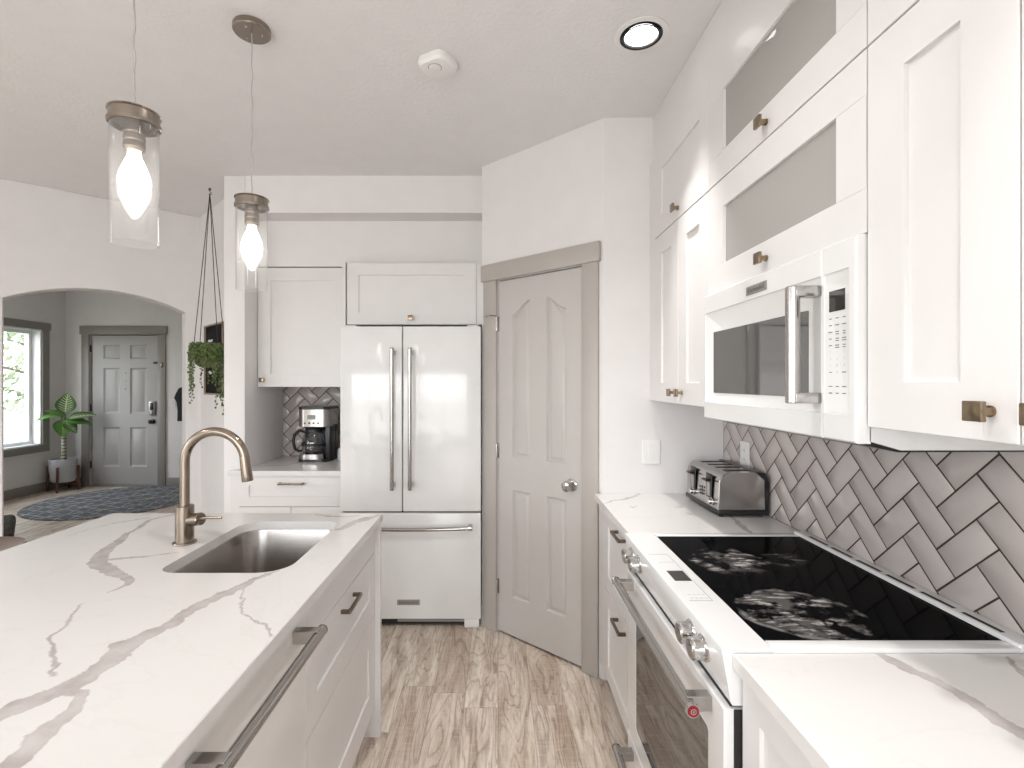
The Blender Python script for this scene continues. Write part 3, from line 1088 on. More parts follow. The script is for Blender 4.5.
def herringbone(F, u0, u1, v0, v1, ou, ov, w=0.0745, gap=0.004):
    """F has u to the right as seen from the room; (ou, ov) is a corner of the pattern"""
    mbt = MB()
    r = math.sqrt(0.5)
    for i in range(-60, 61):
        for j in range(-60, 61):
            c = (i - j - 1) % 4
            if c == 0:
                cell = (i, j, i + 2, j + 1)
            elif c == 3:
                cell = (i, j, i + 1, j + 2)
            else:
                continue
            g = gap / 2
            a0, b0, a1, b1 = cell[0] * w + g, cell[1] * w + g, cell[2] * w - g, cell[3] * w - g
            pts = []
            for (a, b) in ((a0, b0), (a1, b0), (a1, b1), (a0, b1)):
                # a along (right, up), b along (left, up)
                pts.append((ou + (a - b) * r, ov + (a + b) * r))
            if max(p[0] for p in pts) < u0 or min(p[0] for p in pts) > u1 or max(p[1] for p in pts) < v0 or min(p[1] for p in pts) > v1:
                continue
            p = pts
            for (A, B, Cc) in ((1, 0, u1), (-1, 0, -u0), (0, 1, v1), (0, -1, -v0)):
                p = clip(p, A, B, Cc)
                if len(p) < 3:
                    break
            if len(p) < 3:
                continue
            q = []
            for z_ in p:
                if not q or (abs(z_[0] - q[-1][0]) + abs(z_[1] - q[-1][1])) > 1e-4:
                    q.append(z_)
            if len(q) > 2 and (abs(q[0][0] - q[-1][0]) + abs(q[0][1] - q[-1][1])) < 1e-4:
                q.pop()
            if len(q) < 3 or abs(area(q)) < 3e-5:
                continue
            if area(q) < 0:
                q = q[::-1]
            inn = offset_poly(q, 0.0014)
            if area(inn) < 1e-6:
                inn = q
            tu, tv = random.gauss(0, 0.0035), random.gauss(0, 0.0035)
            cu = sum(z_[0] for z_ in q) / len(q); cv = sum(z_[1] for z_ in q) / len(q)
            dd = lambda z_, d: d + (z_[0] - cu) * tu + (z_[1] - cv) * tv
            bk = [mbt.bm.verts.new(F @ Vector((z_[0], z_[1], 0.001))) for z_ in q]
            sd = [mbt.bm.verts.new(F @ Vector((z_[0], z_[1], dd(z_, 0.0062)))) for z_ in q]
            ft = [mbt.bm.verts.new(F @ Vector((z_[0], z_[1], dd(z_, 0.0076)))) for z_ in inn]
            n = len(q)
            for k in range(n):
                k2 = (k + 1) % n
                mbt.bm.faces.new((bk[k], bk[k2], sd[k2], sd[k]))
                mbt.bm.faces.new((sd[k], sd[k2], ft[k2], ft[k]))
            mbt.bm.faces.new(ft)
    return mbt


# right wall: u = -Y
FRW = fr((WR - 0.0005, 0, 0), (-1, 0, 0))
bs_ = thing('backsplash', 'taupe herringbone tile backsplash behind the range', 'backsplash', (WR, 1.0, 0.914), kind='structure')
mb = MB(); mb.fbox(FRW, -2.4495, 0.4, 0.9145, 1.40, 0, 0.0062)
mb.build('grout', M['grout'], bs_)
mb = herringbone(FRW, -2.449, 0.4, 0.916, 1.40, -1.258, 1.144)
mb.build('tiles', M['tile'], bs_, angle=60)
FBW = fr((0, 3.6995, 0), (0, -1, 0))
bs2 = thing('backsplash', 'taupe herringbone tile backsplash behind the coffee maker', 'backsplash', (-1.3, 3.7, 0.914), kind='structure')
mb = MB(); mb.fbox(FBW, -1.5895, -0.60, 0.9145, 1.46, 0, 0.0062)
mb.build('grout', M['grout'], bs2)
mb = herringbone(FBW, -1.589, -0.60, 0.916, 1.46, -1.585, 1.075)
mb.build('tiles', M['tile'], bs2, angle=60)

# ------------------------------------------------------------------ outside the entry window
mb = MB(); mb.box(-40, -6.3, -10, 40, -0.9, -0.6)
struct('lawn', mb, M['lawn'], 'green lawn outside the entry window', 'lawn')


def tree(loc, h, r, seed, label):
    rnd = random.Random(seed)
    root = thing('tree', label, 'tree', loc, 'trees outside the entry window')
    x, y, z = loc
    t = MB()
    t.tube([(x, y, z), (x + .1, y, z + h * .3), (x, y + .1, z + h * .6), (x, y, z + h * .9)], [.16, .12, .08, .03], 10)
    for k in range(9):
        a = rnd.uniform(0, 6.28); zz = z + h * rnd.uniform(.25, .7); L = r * rnd.uniform(.5, .95)
        t.tube([(x, y, zz), (x + L * .5 * math.cos(a), y + L * .5 * math.sin(a), zz + .25), (x + L * math.cos(a), y + L * math.sin(a), zz + .35)], [.05, .03, .012], 6)
    t.build('trunk', M['bark'], root)
    f = MB()
    for k in range(2600):
        while True:
            p = Vector((rnd.uniform(-1, 1), rnd.uniform(-1, 1), rnd.uniform(-1, 1)))
            if 0.25 < p.length < 1:
                break
        c = Vector((x + p.x * r, y + p.y * r, z + h * .62 + p.z * h * .42))
        s = rnd.uniform(.06, .13)
        n = Vector((rnd.gauss(0, 1), rnd.gauss(0, 1), rnd.gauss(0, 1))).normalized()
        a = n.orthogonal().normalized(); b = n.cross(a)
        q = [f.bm.verts.new(c + v) for v in (a * -s, b * -s * .5 + n * s * .1, a * s, b * s * .5 + n * s * .1)]
        f.bm.faces.new(q)
    f.build('foliage', M['tree_leaf'], root, recalc=False)


tree((-9.6, 7.6, -0.6), 4.6, 1.7, 1, 'green leafy tree seen through the entry window')
tree((-12.0, 13.2, -0.6), 5.6, 2.0, 2, 'tree farther off outside the entry window')
tree((-15.2, 9.0, -0.6), 6.0, 2.2, 3, 'tall tree behind the others outside the entry window')

# ================================================================== cabinets
CT = 0.03


def shaker(F, u0, u1, v0, v1, st=0.09, t=0.02, d=0.0, stl=None, rails=None):
    """shaker front; outer face at depth d"""
    m_ = MB()
    sl = st if stl is None else stl
    rb, rt = (st, st) if rails is None else rails
    m_.slab(F @ Matrix.Translation((0, 0, d)), rect(u0, v0, u1, v1), t,
            [(rect(u0 + sl, v0 + rb, u1 - sl, v1 - rt), [(0.0005, -0.0075), (0.001, -0.008)], False)], b=0.0015)
    return m_


def square_knob(F, u, v, d, parent):
    k = MB()
    k.cyl(F @ Vector((u, v, d - 0.001)), F @ Vector((u, v, d + 0.003)), 0.009, seg=16)
    k.fbox(F, u - 0.006, u + 0.006, v - 0.006, v + 0.006, d, d + 0.022)
    k.fbox(F, u - 0.0155, u + 0.0155, v - 0.0155, v + 0.0155, d + 0.021, d + 0.030, 0.0015)
    return k.build('knob', M['brass'], parent)


def bar_pull(F, u0, u1, v, d, parent, w=0.011, proj=0.032):
    k = MB()
    k.fbox(F, u0, u1, v - w / 2, v + w / 2, d + proj - 0.010, d + proj, 0.001)
    for a in (u0, u1 - w):
        k.fbox(F, a, a + w, v - w / 2, v + w / 2, d - 0.001, d + proj - 0.008)
    return k.build('handle', M['bronze'], parent)


# ---- wall cabinets on the right (u = -Y)
FX = 0.742
FW = fr((FX, 0, 0), (-1, 0, 0))
G = 0.0015


def wall_carcass(root, y0, y1, z0, z1):
    m_ = MB()
    m_.box(FX + 0.0205, WR - 0.001, y0 + 0.0005, y1 - 0.0005, z0, z1, 0.001, 1)
    return m_.build('body', M['cab'], root)


c1 = thing('wall_cabinet', 'white corner wall cabinet with two tall doors beside the end wall', 'cabinet', (0.93, 2.06, 1.37), 'white wall cabinets right')
wall_carcass(c1, 1.757, 2.449, 1.372, 2.52)
mb = MB(); mb.box(FX + 0.002, FX + 0.0205, 2.364, 2.449, 1.372, 2.52)
mb.build('filler_strip', M['cab'], c1)
for (a, b, ku) in ((-2.363, -2.06, -2.06 - 0.044), (-2.06, -1.757, -2.06 + 0.044)):
    dr = shaker(FW, a + G, b - G, 1.370, 2.132, 0.087).build('door', M['cab'], c1)
    square_knob(FW, ku, 1.416, 0, dr)
dr = shaker(FW, -2.363 + G, -1.757 - G, 2.136, 2.518, 0.087).build('door', M['cab'], c1)
square_knob(FW, -2.06, 2.178, 0, dr)

c2 = thing('wall_cabinet', 'white wall cabinet with two glass lift doors over the microwave', 'cabinet', (0.93, 1.38, 1.76), 'white wall cabinets right')
mb = MB()
y0, y1, z0, z1 = 1.0065, 1.7565, 1.762, 2.52
mb.box(FX + .0205, WR - .001, y0, y0 + .018, z0, z1); mb.box(FX + .0205, WR - .001, y1 - .018, y1, z0, z1)
mb.box(FX + .0205, WR - .001, y0 + .018, y1 - .018, z0, z0 + .018); mb.box(FX + .0205, WR - .001, y0 + .018, y1 - .018, z1 - .018, z1)
mb.box(FX + .0205, WR - .001, y0 + .018, y1 - .018, 2.125, 2.143); mb.box(WR - .012, WR - .001, y0 + .018, y1 - .018, z0 + .018, z1 - .018)
mb.build('body', M['cab_in'], c2)
for (v0, v1, kz) in ((1.762, 2.132, 1.802), (2.136, 2.518, 2.178)):
    u0, u1 = -1.757 + G, -1.006 - G
    m_ = MB()
    m_.fbox(FW, u0, u1, v0, v0 + .09, -.02, 0, .001, 1); m_.fbox(FW, u0, u1, v1 - .092, v1, -.02, 0, .001, 1)
    m_.fbox(FW, u0, u0 + .108, v0 + .09, v1 - .092, -.02, 0); m_.fbox(FW, u1 - .09, u1, v0 + .09, v1 - .092, -.02, 0)
    dr = m_.build('door', M['cab'], c2)
    g = MB(); g.fbox(FW, u0 + .10, u1 - .082, v0 + .082, v1 - .084, -.013, -.009)
    g.build('glass_pane', M['cab_glass'], dr)
    square_knob(FW, -1.3815, kz, 0, dr)

c3 = thing('wall_cabinet', 'white wall cabinet with wide shaker doors right of the microwave', 'cabinet', (0.93, 0.71, 1.37), 'white wall cabinets right')
wall_carcass(c3, 0.416, 1.006, 1.372, 2.52)
for (a, b, ku) in ((-1.006, -0.711, -0.711 - 0.042), (-0.711, -0.416, -0.711 + 0.042)):
    dr = shaker(FW, a + G, b - G, 1.370, 2.132, 0.09).build('door', M['cab'], c3)
    square_knob(FW, ku, 1.416, 0, dr)
    shaker(FW, a + G, b - G, 2.136, 2.518, 0.09).build('door', M['cab'], c3)
c4 = thing('wall_cabinet', 'white wall cabinet at the right edge beyond the wide doors', 'cabinet', (0.93, 0.1, 1.37), 'white wall cabinets right')
wall_carcass(c4, -0.2, 0.416, 1.372, 2.52)
for (a, b) in ((-0.416, -0.108), (-0.108, 0.2)):
    for (v0, v1) in ((1.370, 2.132), (2.136, 2.518)):
        shaker(FW, a + G, b - G, v0, v1, 0.09).build('door', M['cab'], c4)
mb = MB(); mb.box(FX + 0.018, WR - .001, -0.2, 2.449, 2.521, CEIL - .001, 0.001, 1)
tag(mb.build('filler_panel', M['cab']), 'flat white panel closing the gap from wall cabinets to ceiling', 'panel')

# ---- base cabinets on the right
BX = 0.49
FB = fr((BX, 0, 0), (-1, 0, 0))
b1 = thing('base_cabinet', 'white two-drawer base cabinet between pantry and range', 'cabinet', (0.8, 2.12, 0), 'white base cabinets right')
mb = MB()
mb.box(BX + .0205, WR - .001, 1.792, 2.449, 0.12, 0.884); mb.box(BX + .07, WR - .001, 1.792, 2.449, 0, 0.12)
mb.box(BX + .004, BX + .0205, 2.30, 2.449, 0.12, 0.884)
mb.build('body', M['cab'], b1)
for (v0, v1, hz) in ((0.527, 0.880, 0.848), (0.124, 0.523, 0.490)):
    dr = shaker(FB, -2.297, -1.794, v0, v1, 0.066).build('drawer', M['cab'], b1)
    bar_pull(FB, -2.045, -1.915, hz, 0, dr)
b2 = thing('base_cabinet', 'white shaker base cabinet in front of the range, nearest the viewer', 'cabinet', (0.8, 0.4, 0), 'white base cabinets right')
mb = MB()
mb.box(BX + .0205, WR - .001, -0.4, 1.005, 0.12, 0.884); mb.box(BX + .07, WR - .001, -0.4, 1.005, 0, 0.12)
mb.build('body', M['cab'], b2)
for (a, b) in ((-1.003, -0.54), (-0.537, -0.07), (-0.067, 0.40)):
    dr = shaker(FB, a, b, 0.124, 0.880, 0.066).build('door', M['cab'], b2)

FT = fr((0, 0, 0.914), (0, 0, 1), (0, 1, 0))
mb = MB(); mb.slab(FT, rect(0.473, 1.787, WR - 0.001, 2.4495), CT, b=0.002)
tag(mb.build('countertop', M['quartz_right'], loc=(0, 0, 0)), 'white quartz countertop under the toaster', 'countertop', 'quartz countertops')
mb = MB(); mb.slab(FT, rect(0.473, -0.4, WR - 0.001, 1.0065), CT, b=0.002)
tag(mb.build('countertop', M['quartz_right'], loc=(0, 0, 0)), 'white quartz countertop in front of the range at lower right', 'countertop', 'quartz countertops')

# ---- coffee station and refrigerator surround
CYF = 3.09
FC = fr((0, CYF, 0), (0, -1, 0))
b3 = thing('base_cabinet', 'white base cabinet under the coffee maker', 'cabinet', (-1.3, 3.4, 0))
mb = MB()
mb.box(-1.587, -0.955, CYF + .0205, 3.698, 0.12, 0.884); mb.box(-1.587, -0.955, CYF + .07, 3.698, 0, .12)
mb.box(-1.655, -1.60, CYF + .002, 3.138, 0.0, 0.884)
mb.build('body', M['cab'], b3)
dr = shaker(FC, -1.60, -0.958, 0.69, 0.880, 0.06).build('drawer', M['cab'], b3)
bar_pull(FC, -1.352, -1.196, 0.834, 0, dr)
for (a, b) in ((-1.60, -1.281), (-1.278, -0.958)):
    shaker(FC, a, b, 0.124, 0.687, 0.07).build('door', M['cab'], b3)
mb = MB()
mb.slab(FT, [(-1.66, 3.067), (-0.945, 3.067), (-0.945, 3.698), (-1.5885, 3.698), (-1.5885, 3.1385), (-1.66, 3.1385)], CT, b=0.002)
tag(mb.build('countertop', M['quartz_back'], loc=(0, 0, 0)), 'white quartz countertop under the coffee maker', 'countertop', 'quartz countertops')

FU = fr((0, 3.30, 0), (0, -1, 0))
c5 = thing('wall_cabinet', 'white single-door wall cabinet above the coffee maker', 'cabinet', (-1.3, 3.5, 1.43))
mb = MB(); mb.box(-1.587, -1.00, 3.3205, 3.698, 1.43, 2.219, 0.001, 1)
mb.build('body', M['cab'], c5)
dr = shaker(FU, -1.586, -1.003, 1.428, 2.214, 0.085).build('door', M['cab'], c5)
square_knob(FU, -1.55, 1.473, 0, dr)
mb = MB(); mb.box(-1.00, -0.958, 3.305, 3.698, 1.43, 2.219)
mb.build('filler_strip', M['cab'], c5)

FF = fr((0, 3.15, 0), (0, -1, 0))
c6 = thing('wall_cabinet', 'white lift-door cabinet over the refrigerator', 'cabinet', (-0.54, 3.4, 1.82))
mb = MB(); mb.box(-0.9775, -0.957, 3.135, 3.698, 0.0 + 0.915, 2.215, 0.001, 1)
mb.build('end_panel', M['cab'], c6)
mb = MB(); mb.box(-0.956, -0.1, 3.1705, 3.698, 1.822, 2.21, 0.001, 1)
mb.build('body', M['cab'], c6)
mb = MB(); mb.box(-0.135, -0.1, 3.152, 3.1705, 1.822, 2.21)
mb.build('filler_strip', M['cab'], c6)
dr = shaker(FF, -0.953, -0.137, 1.822, 2.21, 0.075).build('door', M['cab'], c6)
square_knob(FF, -0.548, 1.862, 0, dr)

# ---- island
IX = -0.505
FI = fr((IX, 0, 0), (1, 0, 0))          # u = +Y
isl = thing('island_cabinet', 'white shaker cabinets of the island under the sink', 'cabinet', (-0.9, 0.8, 0))
mb = MB()
mb.box(-1.26, -0.484, 2.053, 2.078, 0, 0.884, 0.001, 1)
mb.build('end_panel', M['cab'], isl)
mb = MB()
mb.box(-1.26, -1.24, -0.58, 2.052, 0, 0.884)
mb.box(-1.24, IX - .0205, 1.318, 2.052, 0.12, 0.14); mb.box(-1.24, IX - .0205, -0.58, 0.708, 0.12, 0.14)
mb.box(-1.24, IX - .0205, 1.318, 1.336, 0.14, 0.884); mb.box(-1.24, IX - .0205, 0.69, 0.708, 0.14, 0.884)
mb.box(-1.24, IX - .0205, -0.58, -0.56, 0.14, 0.884)
mb.box(IX - .09, IX - .075, 1.318, 2.052, 0, 0.12); mb.box(IX - .09, IX - .075, -0.58, 0.708, 0, 0.12)
mb.build('body', M['cab'], isl)
mb = MB(); mb.slab(FI, rect(1.319, 0.765, 2.050, 0.874), 0.02, b=0.0015)
mb.build('false_front', M['cab'], isl)
dr = shaker(FI, 1.319, 2.050, 0.508, 0.761, 0.09, rails=(0.088, 0.088), stl=0.075).build('drawer', M['cab'], isl)
bar_pull(FI, 1.605, 1.747, 0.72, 0, dr)
shaker(FI, 1.319, 2.050, 0.122, 0.504, 0.09, rails=(0.1, 0.088), stl=0.09).build('drawer', M['cab'], isl)
for (a, b) in ((-0.578, 0.063), (0.066, 0.706)):
    shaker(FI, a, b, 0.122, 0.874, 0.09).build('door', M['cab'], isl)

SU0, SU1, SV0, SV1 = -0.985, -0.612, 1.43, 1.958
sinkhole = rrect(SU0, SV0, SU1, SV1, [0.055, 0.085, 0.055, 0.085], 8)
mb = MB()
mb.slab(FT, rect(-1.605, -0.6, -0.479, 2.083), CT, [(sinkhole, [(0.0, -0.001)], True)], b=0.002)
tag(mb.build('countertop', M['quartz_island'], loc=(0, 0, 0)), 'white quartz island countertop with grey veins and sink cut-out', 'countertop', 'quartz countertops')

# sink bowl
sk = thing('sink', 'stainless steel undermount sink set in the island', 'sink', (-0.8, 1.69, 0.68))
mb = MB()
base = rrect(SU0 - .004, SV0 - .004, SU1 + .004, SV1 + .004, [0.058, 0.088, 0.058, 0.088], 8)
loops = []
for (ins, z_) in ((-0.022, 0.8835), (0.0, 0.8835), (0.003, 0.876), (0.008, 0.72), (0.014, 0.703), (0.026, 0.692), (0.05, 0.688), (0.12, 0.685)):
    loops.append([mb.bm.verts.new((p[0], p[1], z_)) for p in (offset_poly(base, ins) if ins else base)])
for l0, l1 in zip(loops[:-1], loops[1:]):
    n = len(l0)
    for k in range(n):
        mb.bm.faces.new((l0[k], l0[(k + 1) % n], l1[(k + 1) % n], l1[k]))
mb.bm.faces.new(loops[-1])
mb.build('bowl', M['sink'], sk, angle=50)
mb = MB()
mb.lathe([(0.0, 0.002), (0.018, 0.002), (0.022, 0.006), (0.040, 0.006), (0.044, 0.002), (0.044, 0.0)], (-0.8, 1.72, 0.6855), (0, 0, 1), 32)
mb.build('drain', M['chrome'], sk)

# faucet
fx, fy = -1.062, 1.695
fa = thing('faucet', 'tall brushed nickel gooseneck faucet beside the island sink', 'faucet', (fx, fy, 0.914))
mb = MB()
mb.lathe([(0, 0), (0.036, 0), (0.037, 0.003), (0.036, 0.006), (0.0285, 0.007), (0.0285, 0.1265), (0.0265, 0.128), (0.0, 0.128)], (fx, fy, 0.914), (0, 0, 1), 40)
mb.build('body', M['nickel'], fa)
mb = MB()
pts = [(fx, fy, 1.03), (fx, fy, 1.10), (fx, fy, 1.185)]
Rr = 0.102
for k in range(1, 25):
    a = math.radians(180 - k * 172 / 24)
    pts.append((fx + Rr + Rr * math.cos(a), fy, 1.19 + Rr * math.sin(a)))
mb.tube(pts, 0.0152, 24)
mb.build('neck', M['nickel'], fa, angle=60)
e0 = Vector(pts[-1]); ed_ = (Vector(pts[-1]) - Vector(pts[-2])).normalized()
ed_ = Vector((0.13, 0, -1)).normalized()
mb = MB()
mb.lathe([(0, -0.004), (0.0157, -0.004), (0.0162, 0.002), (0.0172, 0.045), (0.0182, 0.078), (0.0172, 0.081), (0.0, 0.081)], e0, ed_, 28)
mb.build('spray_head', M['nickel'], fa)
mb = MB()
h0 = Vector((fx + 0.022, fy - 0.004, 0.993)); hd = Vector((0.86, -0.35, 0.18)).normalized()
mb.cyl(h0, h0 + hd * 0.052, 0.021, 0.021, 28, 0.003)
hl_ = mb.build('valve', M['nickel'], fa)
mb = MB()
p = h0 + hd * 0.05
mb.tube([p, p + Vector((0.02, -0.003, 0.004)), p + Vector((0.075, -0.01, 0.006))], [0.0065, 0.0045, 0.0042], 12)
mb.build('lever', M['nickel'], hl_)

# dishwasher
dw = thing('dishwasher', 'white panel dishwasher with steel bar handle in the island', 'dishwasher', (-0.8, 1.01, 0))
mb = MB(); mb.box(-1.16, IX - .024, 0.722, 1.308, 0.13, 0.868)
mb.build('body', M['appl_grey'], dw)
mb = MB(); mb.slab(FI @ Matrix.Translation((0, 0, 0.004)), rect(0.714, 0.125, 1.311, 0.872), 0.026, b=0.003)
dd = mb.build('door', M['appl'], dw)
mb = MB(); mb.box(IX - .09, IX - .07, 0.722, 1.308, 0.001, 0.125)
mb.build('toe_kick', M['appl'], dw)
mb = MB()
hx, hz = IX + 0.062, 0.835
mb.cyl((hx, 0.78, hz), (hx, 1.262, hz), 0.0125, seg=28, bev=0.002)
hh = mb.build('handle', M['steel_h'], dd)
for yy in (0.812, 1.232):
    mb = MB(); mb.box(IX + .003, hx + 0.004, yy - .013, yy + .013, hz - .016, hz + .016, 0.0015, 1)
    mb.build('bracket', M['steel'], hh)
for yy, s_ in ((1.2618, 1), (0.7802, -1)):
    mb = MB(); mb.cyl((hx, yy, hz), (hx, yy + .006 * s_, hz), 0.0135, 0.0115, 28)
    mb.build('end_cap', M['chrome'], hh)

# ================================================================== refrigerator
fx0, fx1, fyf = -0.935, -0.101, 2.96
fg = thing('refrigerator', 'white French-door refrigerator with long steel handles', 'refrigerator', (-0.518, 3.3, 0))
FG = fr((0, fyf, 0), (0, -1, 0))
mb = MB(); mb.box(fx0 + .004, fx1 - .004, fyf + 0.075, 3.66, 0.04, 1.785, 0.004, 1)
mb.build('body', M['appl_grey'], fg)
xm = (402.5 - 498) / 500 * fyf
for (a, b) in ((fx0, xm - .0025), (xm + .0025, fx1)):
    mb = MB(); mb.box(a, b, fyf, fyf + 0.07, 0.692, 1.79, 0.007, 3)
    dr = mb.build('door', M['appl'], fg)
    hx_ = (391.8 - 498) / 500 * (fyf - .05) if a == fx0 else (409.8 - 498) / 500 * (fyf - .05)
    mb = MB(); mb.cyl((hx_, fyf - .05, 0.835), (hx_, fyf - .05, 1.655), 0.0115, seg=24, bev=0.002)
    h = mb.build('handle', M['steel_h'], dr)
    for zz in (0.858, 1.632):
        mb = MB(); mb.box(hx_ - .012, hx_ + .012, fyf - .055, fyf + .002, zz - .013, zz + .013, 0.0015, 1)
        mb.build('bracket', M['steel'], h)
    for zz, s_ in ((0.835, -1), (1.655, 1)):
        mb = MB(); mb.cyl((hx_, fyf - .05, zz), (hx_, fyf - .05, zz + s_ * .006), 0.0125, 0.011, 24)
        mb.build('end_cap', M['chrome'], h)
mb = MB(); mb.box(fx0, fx1, fyf, fyf + 0.07, 0.055, 0.683, 0.007, 3)
fd = mb.build('freezer_drawer', M['appl'], fg)
mb = MB()
zz = 0.607
pts = [(fx0 + .05 + (fx1 - fx0 - .10) * k / 12, fyf - .045 - .012 * math.sin(math.pi * k / 12), zz - .006 * math.sin(math.pi * k / 12)) for k in range(13)]
mb.tube(pts, 0.0115, 20)
h = mb.build('handle', M['steel_h'], fd)
for xx in (fx0 + .062, fx1 - .062):
    mb = MB(); mb.box(xx - .012, xx + .012, fyf - .052, fyf + .002, zz - .014, zz + .012, 0.0015, 1)
    mb.build('bracket', M['steel'], h)
mb = MB(); mb.box(-0.597, -0.463, fyf - .003, fyf + .001, 0.140, 0.172, 0.001, 1)
bd = mb.build('badge', M['plate'], fd)
letter('lettering', 'KitchenAid', 0.024, fr((-0.53, fyf - .0034, 0.1555), (0, -1, 0)), M['ink'], bd, 0.0004)
mb = MB()
mb.box(fx0 + .02, fx1 - .09, fyf + .035, fyf + .06, 0.012, 0.05)
mb.build('grille', M['dark'], fg)
mb = MB()
mb.box(-0.60, -0.19, fyf + .022, fyf + .034, 0.03, 0.045, 0.002, 1)
mb.build('grille_bar', M['plate'], fg)
for xx in (fx0 + .05, fx1 - .055):
    mb = MB(); mb.box(xx - .045, xx + .045, fyf + .008, fyf + .09, 0.0, 0.056, 0.006, 2)
    mb.build('foot', M['appl'], fg)
for xx in (fx0 + .05, fx1 - .05):
    mb = MB(); mb.box(xx - .035, xx + .035, fyf + .03, fyf + .12, 1.785, 1.80, 0.003, 1)
    mb.build('hinge_cover', M['appl'], fg)
mb = MB(); mb.box(xm - .0024, xm + .0024, fyf + .02, fyf + .07, 0.70, 1.785)
mb.build('gasket', M['dark'], fg)
mb = MB(); mb.box(fx0 + .01, fx1 - .01, fyf + .025, fyf + .07, 0.683, 0.692)
mb.build('gasket', M['dark'], fg)

# ================================================================== range
ry0, ry1 = 1.010, 1.784
rg = thing('range', 'white slide-in electric range with black glass cooktop', 'range', (0.78, 1.397, 0))
mb = MB(); mb.box(0.50, 1.095, ry0 + .004, ry1 - .004, 0.03, 0.80)
mb.build('body', M['appl'], rg)
mb = MB(); mb.box(0.53, 1.05, ry0 + .02, ry1 - .02, 0.0, 0.03)
mb.build('base', M['dark'], rg)
# control console: front fascia under a flat top
FS = Matrix(((1, 0, 0, 0), (0, 0, 1, 0), (0, 1, 0, 0), (0, 0, 0, 1)))    # (u,v,d) -> (u, d, v)
mb = MB()
prof = [(0.452, 0.9175), (0.4535, 0.921), (0.470, 0.922), (0.553, 0.922), (0.5555, 0.9165), (0.5555, 0.806), (0.474, 0.806), (0.470, 0.812)]
mb.prism(FS, prof, ry0, ry1)
con = mb.build('control_panel', M['appl'], rg, angle=40)
# cooktop frame and glass
mb = MB()
mb.box(0.556, 1.058, ry0, ry0 + .0335, 0.80, 0.9215, 0.002, 2); mb.box(0.556, 1.058, ry1 - .0335, ry1, 0.902, 0.9215, 0.002, 2)
mb.box(1.055, 1.103, ry0, ry1, 0.89, 0.929, 0.004, 3)
mb.build('cooktop_trim', M['appl'], rg)
mb = MB(); mb.box(0.5585, 1.056, ry0 + .033, ry1 - .033, 0.90, 0.9195, 0.001, 1)
M['cooktop'] = cooktop_mat([(0.708, 1.172, 0.142, 0.135, 1.3, True), (0.70, 1.52, 0.14, 0.12, 0.9, False), (0.86, 1.54, 0.09, 0.08, 0.35, False)])
ck = mb.build('cooktop', M['cooktop'], rg, angle=30)
# the glass keeps world-space texture coordinates
me = ck.data
off = BASE[ck]
me.transform(Matrix.Translation(off)); ck.location = -off
for k in range(6):
    a = ry0 + .05 + k * 0.113
    mb = MB(); mb.box(1.066, 1.076, a, a + .092, 0.9285, 0.9297)
    mb.build('vent_slot', M['dark'], rg)
# touch strip on the flat top (x 0.475-0.545)
mb = MB()
FTc = fr((0, 0, 0.9222), (0, 0, 1), (0, 1, 0))
mb.slab(FTc, rect(0.470, 1.229, 0.528, 1.560), 0.0006, b=0.0002)
ts = mb.build('touch_strip', M['appl'], con)
mb = MB(); mb.slab(FTc @ Matrix.Translation((0, 0, .0007)), rect(0.479, 1.352, 0.525, 1.424), 0.0007, b=0.0002)
mb.build('display', M['display'], ts)
mb = MB()
for (a, b, c, d) in ((0.470, 1.2285, 0.5285, 1.2295), (0.470, 1.5595, 0.528, 1.5612), (0.5275, 1.229, 0.5287, 1.56)):
    mb.slab(FTc @ Matrix.Translation((0, 0, .0006)), rect(a, b, c, d), 0.0006, b=0.0001)
mb.build('border', M['plate'], ts)
for r_ in range(2):
    for q in range(4):
        mb = MB(); mb.slab(FTc @ Matrix.Translation((0, 0, .0006)), rect(0.480 + q * .0118, 1.243 + r_ * .02, 0.487 + q * .0118, 1.2465 + r_ * .02), 0.0006, b=0.0001)
        mb.build('key_legend', M['ink_light'], ts)
for q in range(4):
    mb = MB(); mb.slab(FTc @ Matrix.Translation((0, 0, .0006)), rect(0.480 + q * .0118, 1.49, 0.487 + q * .0118, 1.4935), 0.0006, b=0.0001)
    mb.build('key_legend', M['ink_light'], ts)
# knobs
for yy in (1.115, 1.185, 1.625, 1.705):
    kx = 0.4615
    mb = MB()
    mb.lathe([(0, 0), (0.029, 0), (0.0295, 0.006), (0.0265, 0.010), (0.0245, 0.011), (0.0235, 0.028), (0.0245, 0.0285), (0.0245, 0.034), (0.022, 0.0365), (0, 0.0365)],
             (kx + .002, yy, 0.868), (-1, 0, -0.05), 36)
    k = mb.build('knob', M['chrome'], con)
    mb = MB()
    mb.lathe([(0, 0.0362), (0.0195, 0.0362), (0.0195, 0.0378), (0, 0.0378)], (kx + .002, yy, 0.868), (-1, 0, -0.05), 28)
    mb.build('knob_face', M['steel'], k)
    mb = MB(); mb.box(kx - .040, kx - .036, yy - .0015, yy + .0015, 0.872, 0.886)
    mb.build('pointer', M['ink'], k)
